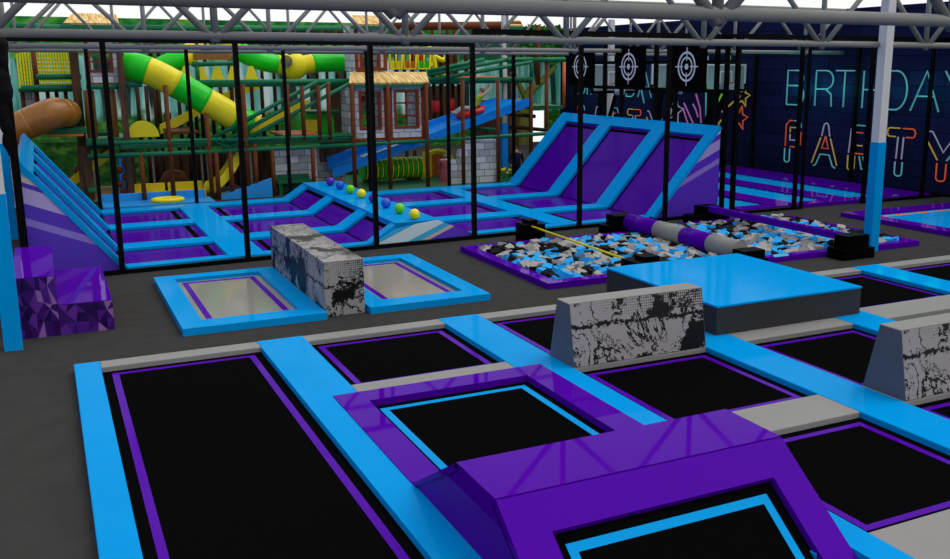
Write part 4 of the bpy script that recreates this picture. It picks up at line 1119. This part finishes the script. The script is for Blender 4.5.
ramp([(160, 128), (178, 120), (200, 108)], 33.8, 't_yellow', 't_green', 'small green and yellow ramp on the middle deck under the long tube slide', 'ramp')
ramp([(222, 97), (240, 90), (262, 82)], 34.5, 't_yellow', 't_green', 'small yellow and green ramp behind the steep hand rails', 'ramp')
ramp([(250, 130), (268, 119), (288, 111), (309, 103)], 32.6, 't_yellow', 't_yellow', 'open yellow chute behind the steep green hand rails', 'slide', .9)
panel(302, 334, 112, 134, 34, 't_green', 'soft_block', None, .6, label='green soft block on the middle deck', cat='soft block')
panel(304, 318, 120, 132, 33.4, 't_yellow', 'soft_block', None, .4, label='yellow soft block in front of the green one', cat='soft block')
panel(73, 79, 110, 126, 33.5, 't_green', 'play_board', None, .1, label='bright green panel beside the end of the log slide', cat='panel')
# blue pole with knobs
t = thing('climbing_pole', T(122, 197, 32.0), 'blue pole with brown knobs at lower left', 'pole')
MB().tube([T(123.5, 195, 32.0), T(121.5, 158, 32.0)], .09, 10).build('pole', 's_blue', t)
for i in range(5): MB().sphere(T(120 if i % 2 else 125, 163+7*i, 31.9), .11, 10, 8).build('knob', 'p_brown', t)
# beige steps
for i, py in enumerate((188.5, 193.5, 198.5)):
    panel(94, 147, py-2, py+2, 32.8-.3*i, 'beige', 'step', None, .3, label='%s beige step behind the back net frame at lower left' % ('upper', 'middle', 'lower')[i], cat='step', group='beige steps at lower left')
# mound
a = T(175, 188, 33.6)
MB().tube([a, a+Vector((0, 0, .55)), a+Vector((0, 0, .62))], [.62, .3, .05], 14).build('mound', 'p_brown', label='brown cone shaped mound behind the yellow trough', cat='mound')
# yellow ground slide with trough
t = thing('trough_slide', T(210, 200, 31.5), 'yellow slide curving down to a long flat trough at ground level', 'slide')
t.location.z = 0; WO[t.name] = Vector(t.location)
for p0, p1, ya, yb in ((135, 168, 186.5, 199), (171, 206, 183.5, 197)):
    a, b = T(p0, yb, 31.6), T(p1, yb, 31.6); c, d = T(p0, ya, 31.9), T(p1, ya, 31.9)
    g = MB()
    for k in range(6):
        u0, u1 = PI*k/6, PI*(k+1)/6
        g.hexa([(a.x, 31.9-.3*math.cos(u0), .28-.22*math.sin(u0)), (b.x, 31.9-.3*math.cos(u0), .28-.22*math.sin(u0)), (b.x, 31.9-.3*math.cos(u1), .28-.22*math.sin(u1)), (a.x, 31.9-.3*math.cos(u1), .28-.22*math.sin(u1)),
                (a.x, 31.9-.34*math.cos(u0), .28-.26*math.sin(u0)+.06), (b.x, 31.9-.34*math.cos(u0), .28-.26*math.sin(u0)+.06), (b.x, 31.9-.34*math.cos(u1), .28-.26*math.sin(u1)+.06), (a.x, 31.9-.34*math.cos(u1), .28-.26*math.sin(u1)+.06)])
    g.box(a.x, b.x, 32.2, 32.3, .2, .52); g.box(a.x, b.x, 31.5, 31.6, .05, .30)
    g.build('trough', 't_yellow', t)
MB().sphere(T(211, 187, 31.8), .24, 16, 10).build('joint', 't_yellow', t)
C = catmull([T(213, 191, 31.8), T(224, 182, 31.8), T(234, 169, 31.9), T(242, 155, 32.2), T(256, 143, 32.8)], 6)
g = MB()
for p, q in zip(C[:-1], C[1:]):
    d = (q-p).normalized(); n = Vector((-d.z, 0, d.x)).normalized()
    if n.z < 0: n = -n
    for y0, y1, h in ((-.32, .32, .06), (-.36, -.28, .26), (.28, .36, .26)):
        g.hexa([p+Vector((0, y0, 0)), q+Vector((0, y0, 0)), q+Vector((0, y1, 0)), p+Vector((0, y1, 0)), p+Vector((0, y0, 0))+n*h, q+Vector((0, y0, 0))+n*h, q+Vector((0, y1, 0))+n*h, p+Vector((0, y1, 0))+n*h])
g.build('chute', 't_yellow', t)
bx(at(345, 185, Y=31.5).x, at(560, 180, Y=31.5).x, 30.65, 37, 0, .02).build('play_mat', 'p_deck', label='dark green floor mat under the blue slide and ribbed tunnel', cat='mat')
# sky blue landing mats
a, b = T(103, 209, 30.5), T(214, 203, 30.5)
bx(a.x, b.x, 30.2, 31.34, 0, .12, bev=.02).build('landing_mat', 'lblue', label='long sky blue mat on the ground behind the court', cat='mat')
a, b = T(103, 209, 30.5), T(210, 203, 30.5)
bx(a.x, b.x, 31.36, 31.44, 0, .34, bev=.02).build('mat_wall', 'lblue', label='low sky blue upright pad behind the ground mat', cat='mat')
c = T(168, 203.5, 30.6)
MB().tube([Vector((c.x+.42*math.cos(2*PI*k/24), c.y+.30*math.sin(2*PI*k/24), .18)) for k in range(24)], .07, 8, closed=True).build('swim_ring', 't_yellow', label='yellow ring lying on the sky blue mat', cat='ring')
a, b, c = T(222, 205, 31.2), T(273, 201, 31.2), T(273, 178, 31.2)
MB().prism([Vector((a.x, 31.2, 0)), Vector((b.x, 31.2, 0)), Vector((b.x, 31.2, c.z)), Vector((a.x, 31.2, .12))], (0, .1, 0)).prism([Vector((a.x, 31.3, 0)), Vector((b.x, 31.3, 0)), Vector((b.x, 31.3, c.z-.22)), Vector((a.x, 31.3, .06))], (0, .9, 0)).build('wedge_mat', 'lblue', label='sky blue wedge mat rising towards the stone block wall', cat='mat')
t = thing('bench', T(294, 200, 31.6), 'low dark green bench in front of the grey stone block wall', 'bench')
t.location.z = 0; WO[t.name] = Vector(t.location)
a, b = T(278, 195, 31.6), T(312, 193, 31.6)
bx(a.x, b.x, 31.5, 31.9, .36, .46, bev=.01).build('seat', 'p_deck', t); bx(a.x, b.x, 31.9, 31.98, .1, .62, bev=.01).build('backrest', 'p_deck', t)
for x in (a.x+.1, b.x-.1): bx(x-.05, x+.05, 31.55, 31.85, 0, .36).build('leg', 'p_deck', t)

# ------------------------------------------------------------------ wide blue slide
t = thing('wide_slide', T(430, 190, 32.6), 'wide blue two lane slide rising to the right across the playground', 'slide')
t.location.z = 0; WO[t.name] = Vector(t.location)
nt0, nt1 = T(333, 168.5, 32.0), T(529, 98, 32.0)
ft0, ft1 = T(327, 157.5, 33.5), T(500, 96, 33.5)
def wallstrip(a, b, y, h, w_): 
    m = MB(); m.hexa([Vector((a.x, y, a.z-h)), Vector((b.x, y, b.z-h)), Vector((b.x, y+w_, b.z-h)), Vector((a.x, y+w_, a.z-h)), Vector((a.x, y, a.z)), Vector((b.x, y, b.z)), Vector((b.x, y+w_, b.z)), Vector((a.x, y+w_, a.z))]); return m
wallstrip(nt0, nt1, 32.0, .31, .10).build('side_wall', 's_blue', t)
wallstrip(ft0, ft1, 33.5, .40, .10).build('side_wall', 's_blue', t)
m0, m1 = nt0.lerp(ft0, .5), nt1.lerp(ft1, .5)
m = MB(); m.hexa([Vector((nt0.x, 32.1, nt0.z-.18)), Vector((nt1.x, 32.1, nt1.z-.18)), Vector((ft1.x, 33.5, nt1.z-.18)), Vector((ft0.x, 33.5, nt0.z-.18)),
                  Vector((nt0.x, 32.1, nt0.z-.07)), Vector((nt1.x, 32.1, nt1.z-.07)), Vector((ft1.x, 33.5, nt1.z-.07)), Vector((ft0.x, 33.5, nt0.z-.07))]); m.build('slide_bed', 's_blue', t)
dv = (nt1-nt0)
for f_ in (.16, .42, .50, .72, .78):
    p = nt0+dv*f_
    g = MB(); p = Vector((p.x, 32.3, p.z-.066)); d = dv.normalized()
    g.hexa([p, p+d*.35, p+d*.35+Vector((0, .5, .0)), p+Vector((0, .5, 0)), p+Vector((0, 0, .02)), p+d*.35+Vector((0, 0, .02)), p+d*.35+Vector((0, .5, .02)), p+Vector((0, .5, .02))])
    g.build('wave_print', 's_white', t, label='white splash mark')
x = T(504, 150, 32.6).x
bx(x-.12, x+.12, 32.5, 32.7, 0, 2.05).build('support_leg', 's_blue', t)
# rubber tube rider
c = T(470.5, 112, 32.75)
rg = MB(); dd = dv.normalized(); up_ = Vector((-dd.z, 0, dd.x))
rg.tube([c+dd*(.46*math.cos(2*PI*k/24))+Vector((0, .40*math.sin(2*PI*k/24), 0)) for k in range(24)], .11, 12, closed=True)
rg.build('rubber_ring', 'red', label='red inflatable ring carrying a rider down the blue slide', cat='inflatable ring')

def person(name, joints, edges, mats, regions, hair, label, sub=1):
    """one continuous skinned body; joints: name -> (pos, radius)"""
    keys = list(joints); idx = {k: i for i, k in enumerate(keys)}
    me = bpy.data.meshes.new('tmp'); me.from_pydata([joints[k][0] for k in keys], [(idx[a], idx[b]) for a, b in edges], []); 
    o = bpy.data.objects.new('tmp', me); COL.objects.link(o)
    sk = o.modifiers.new('s', 'SKIN'); sk.use_smooth_shade = True
    for i, k in enumerate(keys): me.skin_vertices[0].data[i].radius = (joints[k][1], joints[k][1]); me.skin_vertices[0].data[i].use_root = (k == 'pelvis')
    ss = o.modifiers.new('ss', 'SUBSURF'); ss.levels = sub
    bpy.context.view_layer.update()
    ev = o.evaluated_get(bpy.context.evaluated_depsgraph_get())
    m2 = bpy.data.meshes.new_from_object(ev)
    bpy.data.objects.remove(o)
    m = MB(); m.bm.from_mesh(m2); bpy.data.meshes.remove(m2)
    for f in m.bm.faces: f.smooth = True; f.material_index = regions(f.calc_center_median())
    P = m.build(name, mats, None, label, 'person')
    h = MB(); c_, r_, sc_ = hair
    h.sphere(c_, r_, 14, 10, sc_); h.build('hair', 'hair' if 'dark' in label else 'hairgrey', P)
    return P
def standing(x, y, h, face, arms, b=1.0):
    k = h/1.7
    V = lambda a, b, c: Vector((x+a*k, y+b*k, c*k))
    J = {'pelvis': (V(0, 0, .92), .15*k*b), 'waist': (V(0, 0, 1.08), .14*k*b), 'chest': (V(0, 0, 1.28), .155*k*b), 'neck': (V(0, 0, 1.46), .055*k), 'head': (V(0, 0, 1.56), .095*k), 'top': (V(0, 0, 1.65), .07*k)}
    E_ = [('pelvis', 'waist'), ('waist', 'chest'), ('chest', 'neck'), ('neck', 'head'), ('head', 'top')]
    for s, n in ((-1, 'l'), (1, 'r')):
        J['hip'+n] = (V(.09*s, 0, .86), .10*k*b); J['knee'+n] = (V(.10*s, -.01, .48), .065*k*b); J['ank'+n] = (V(.10*s, .01, .08), .045*k); J['toe'+n] = (V(.11*s, .14*face, .04), .035*k)
        J['sh'+n] = (V(.19*s*b, 0, 1.38), .065*k*b); J['el'+n] = (V(.25*s*b, .02, 1.10), .05*k*b); J['wr'+n] = (V(.24*s*b, .10*face, .88), .034*k*b); J['hand'+n] = (V(.23*s*b, .14*face, .80), .038*k*b)
        E_ += [('pelvis', 'hip'+n), ('hip'+n, 'knee'+n), ('knee'+n, 'ank'+n), ('ank'+n, 'toe'+n), ('chest', 'sh'+n), ('sh'+n, 'el'+n), ('el'+n, 'wr'+n), ('wr'+n, 'hand'+n)]
    return J, E_, k
p = T(444.5, 170, 31.0); J, E_, k = standing(p.x, 31.0, 1.15, 1, 0, 1.3)
pw = person('person', J, E_, ['skin', 'dress'], lambda c: 1 if .42 < c.z/k < 1.43 and not (c.z/k < .86 and abs(c.x-p.x) > .26*k) else 0, (Vector((p.x, 30.97, 1.60*k)), .115*k, (1, 1.05, 1.05)), 'person in a dusty pink dress standing with their back to the nets')
g = MB(); px_ = p.x
R_ = [(1.10, .17), (.92, .21), (.70, .25), (.45, .29), (.30, .31)]
rings = [[g.bm.verts.new((px_+r*k*math.cos(2*PI*a/16), 31.0+r*.75*k*math.sin(2*PI*a/16), z*k)) for a in range(16)] for z, r in R_]
for a_, b_ in zip(rings[:-1], rings[1:]):
    for a in range(16): g._f([a_[a], a_[(a+1) % 16], b_[(a+1) % 16], b_[a]], True)
g.build('skirt', 'dress', pw)
p2 = T(516.5, 170, 31.0); J, E_, k2 = standing(p2.x, 31.0, 1.30, -1, 0, 1.35)
person('person', J, E_, ['skin', 'navy'], lambda c: 1 if .1 < c.z/k2 < 1.44 and not (c.z/k2 < 1.12 and abs(c.x-p2.x) > .27*k2 and c.z/k2 < .9) else 0, (Vector((p2.x, 31.03, 1.62*k2)), .11*k2, (1, 1.0, .9)), 'person in dark navy clothes standing by the yellow flowers')
# seated rider with raised arms
c = T(470.5, 112, 32.75); dn = -dv.normalized()
def V3(a, b, z): return c+dn*a+Vector((0, b, z))
J = {'pelvis': (V3(-.12, 0, .06), .13), 'chest': (V3(-.36, 0, .36), .14), 'neck': (V3(-.44, 0, .50), .05), 'head': (V3(-.46, 0, .62), .09), 'top': (V3(-.48, 0, .70), .065)}
E_ = [('pelvis', 'chest'), ('chest', 'neck'), ('neck', 'head'), ('head', 'top')]
for s, n in ((-1, 'l'), (1, 'r')):
    J['knee'+n] = (V3(.34, .13*s, .26), .07); J['ank'+n] = (V3(.68, .13*s, .16), .05); J['toe'+n] = (V3(.74, .13*s, .26), .04)
    J['sh'+n] = (V3(-.40, .18*s, .44), .055); J['el'+n] = (V3(-.58, .26*s, .54), .042); J['wr'+n] = (V3(-.76, .22*s, .68), .03); J['hand'+n] = (V3(-.82, .22*s, .75), .035)
    E_ += [('pelvis', 'knee'+n), ('knee'+n, 'ank'+n), ('ank'+n, 'toe'+n), ('chest', 'sh'+n), ('sh'+n, 'el'+n), ('el'+n, 'wr'+n), ('wr'+n, 'hand'+n)]
hc = J['head'][0]
person('person', J, E_, ['skin', 'lime', 'greycloth'], lambda q: 2 if (q-c).dot(dn) > -.05 and (q-c).dot(dn) < .6 else (1 if q.z < J['neck'][0].z-.03 and (q-c).dot(dn) <= -.05 else 0), (hc+Vector((.03, 0, .03)), .10, (1, 1, 1)), 'person in a lime top riding the red ring down the slide with arms raised')

# ribbed tunnel
t = thing('ribbed_tunnel', T(390, 185, 33.6), 'green and yellow ribbed crawl tunnel under the blue slide', 'tunnel')
t.location.z = 0; WO[t.name] = Vector(t.location)
xa, xb = T(362, 168, 33.6).x, T(420, 168, 33.6).x; zc = T(391, 168.5, 33.6).z
n_ = 24
MB().tube([(xa, 33.6, zc), (xb, 33.6, zc)], .36, 20).build('tunnel_skin', 'leaf', t)
for i in range(n_):
    x = xa+(xb-xa)*i/(n_-1)
    MB().tube([(x-.025, 33.6, zc), (x+.025, 33.6, zc)], .40, 20).build('rib', 't_yellow' if i % 2 else 't_green', t)
for x in (xa+.3, xb-.3): bx(x-.2, x+.2, 33.3, 33.9, 0, zc-.34).build('support', 'p_dbrown', t)
# orange and yellow play arch
t = thing('play_arch', T(440, 185, 34.4), 'orange and yellow arched soft play element beside the ribbed tunnel', 'soft play')
t.location.z = 0; WO[t.name] = Vector(t.location)
c = T(437, 168, 34.4)
MB().tube([Vector((c.x, 34.4, c.z)), Vector((c.x, 34.55, c.z))], .55, 20).build('disc', 'orange', t)
MB().tube([Vector((c.x+.66*math.cos(PI*k/14), 34.3, c.z+.66*math.sin(PI*k/14))) for k in range(15)], .09, 8).build('arch', 't_yellow', t)
bx(c.x-.6, c.x+.6, 34.4, 34.7, 0, c.z-.3).build('plinth', 'p_log', t)
panel(424, 432, 152, 182, 34.2, 't_yellow', 'padded_board', None, .1, label='yellow padded board right of the ribbed tunnel', cat='board')
# yellow figure and frames on the upper floor
t = thing('climbing_cactus', T(433, 78, 33.9), 'yellow branching climbing figure on the upper floor', 'climbing figure')
for pts, r in (([(435, 76), (434, 62), (430, 46)], .11), ([(433, 64), (424, 68), (420, 60)], .08), ([(434, 56), (444, 60), (448, 50)], .09), ([(434, 70), (446, 76)], .09)):
    MB().tube(catmull([T(a, b, 33.9) for a, b in pts], 4), r, 10).build('limb', 't_yellow', t)
for i, (a, b) in enumerate(((390, 402), (404, 416), (418, 430))):
    t = thing('rope_gate', T((a+b)/2, 70, 33.2), 'yellow framed play panel on the upper floor, %s of three right of the stone tower' % ('leftmost', 'middle', 'rightmost')[i], 'play panel', 'yellow framed panels on the upper floor')
    P = [T(a, 50, 33.2), T(b, 50, 33.2), T(b, 69, 33.2), T(a, 69, 33.2)]
    MB().tube(P, .045, 8, closed=True).build('frame', 't_yellow', t)
    MB().tube([T((a+b)/2, 50, 33.2), T((a+b)/2, 69, 33.2)], .035, 8).build('middle_bar', 't_yellow', t)
    q0, q1 = T(a, 69, 33.25), T(b, 61, 33.25)
    bx(q0.x, q1.x, 33.25, 33.3, q0.z, q1.z).build('lower_panel', ('t_yellow', 'orange', 't_green')[i], t)
for px, py, Y, lb in ((418, 58, 33.6, 'red punch bag among the yellow framed panels of the upper floor'), (451, 105, 34.0, 'red punch bag behind the rider on the blue slide'), (436, 107, 34.0, 'red punch bag left of the rider, half behind a brown post')):
    a = T(px, py+6, Y); b = T(px, py-7, Y)
    MB().tube([a, a+Vector((0, 0, .06)), Vector((a.x, a.y, b.z-.06)), Vector((a.x, a.y, b.z))], [.12, .16, .16, .12], 14).build('punch_bag', 'red', label=lb, cat='bag')
MB().sphere(T(360, 98, 32.6), .16, 14, 10, (1.2, 1, .9)).build('boxing_glove_ball', 'red', label='red ball seen through the left playhouse window', cat='ball')
# tree mural relief, made as a real tree against the back wall
t = thing('play_tree', T(525, 150, 46.8), 'olive green twisting tree with leafy crown by the back wall near the open doorway', 'tree')
t.location.z = 0; WO[t.name] = Vector(t.location)
C = catmull([T(522, 170, 46.6), T(524, 140, 46.6), T(523, 115, 46.6), T(530, 92, 46.6), T(543, 80, 46.6), T(556, 66, 46.6)], 5)
MB().tube(C, [.42-.012*i for i in range(len(C))], 10).build('trunk', 'bark', t)
MB().tube(catmull([T(526, 100, 46.5), T(519, 84, 46.5), T(512, 72, 46.5)], 4), .17, 8).build('branch', 'bark', t)
cr = MB()
for i in range(260):
    q = T(random.uniform(505, 563), random.uniform(26, 60), random.uniform(46.2, 47.2))
    s_ = random.uniform(.15, .34); d = Vector((random.uniform(-1, 1), random.uniform(-1, 1), random.uniform(-1, 1))).normalized(); e = d.cross(Vector((.3, .5, .8))).normalized()
    v = [cr.bm.verts.new(q+d*s_), cr.bm.verts.new(q+e*s_*.5), cr.bm.verts.new(q-d*s_), cr.bm.verts.new(q-e*s_*.5)]
    cr._f(v)
cr.build('crown', 'leaf', t)
# yellow flowers by the support leg
t = thing('flower_bed', T(504, 186, 31.9), 'yellow flowers with green leaves at the foot of the blue slide support', 'flowers')
t.location.z = 0; WO[t.name] = Vector(t.location)
l = MB(); fl = MB()
b0 = T(504, 186, 31.9)
for i in range(60):
    q = Vector((b0.x+random.uniform(-.5, .6), 31.9+random.uniform(-.2, .2), random.uniform(0, .4)))
    d = Vector((random.uniform(-1, 1), random.uniform(-1, 1), random.uniform(.2, 1))).normalized(); e = d.cross(Vector((0, 1, .2))).normalized()
    l._f([l.bm.verts.new(q), l.bm.verts.new(q+d*.12+e*.05), l.bm.verts.new(q+d*.24), l.bm.verts.new(q+d*.12-e*.05)])
    if i % 3 == 0: fl.sphere(q+d*.22, .06, 8, 6)
l.build('leaves', 'leaf', t); fl.build('blossoms', 't_yellow', t)
# ------------------------------------------------------------------ light, view
wd = bpy.data.worlds.new('world'); SC.world = wd; wd.use_nodes = True
nt = wd.node_tree; bg = nt.nodes['Background']
tc = nt.nodes.new('ShaderNodeTexCoord'); sp = nt.nodes.new('ShaderNodeSeparateXYZ')
nt.links.new(tc.outputs['Generated'], sp.inputs[0])
mr = nt.nodes.new('ShaderNodeMapRange'); mr.interpolation_type = 'SMOOTHSTEP'
mr.inputs['From Min'].default_value = -.75; mr.inputs['From Max'].default_value = -.06
mr.inputs['To Min'].default_value = 0.; mr.inputs['To Max'].default_value = 1.0
nt.links.new(sp.outputs['X'], mr.inputs['Value'])
mxw = nt.nodes.new('ShaderNodeMix'); mxw.data_type = 'RGBA'
mxw.inputs['A'].default_value = (.40, .47, .66, 1); mxw.inputs['B'].default_value = (1, 1, 1, 1)
nt.links.new(mr.outputs['Result'], mxw.inputs['Factor']); nt.links.new(mxw.outputs['Result'], bg.inputs['Color'])
bg.inputs['Strength'].default_value = 1.0
sun = bpy.data.lights.new('sun', 'SUN'); sun.energy = 1.0; sun.angle = math.radians(45)
so_ = bpy.data.objects.new('sun', sun); COL.objects.link(so_)
so_.rotation_euler = Vector((-.5, .10, -.8)).to_track_quat('-Z', 'Y').to_euler()
so_.location = (0, 0, 12)
SC.view_settings.view_transform = 'Standard'; SC.view_settings.look = 'None'
SC.view_settings.gamma = 1; SC.view_settings.use_curve_mapping = False
SC.view_settings.exposure = 0
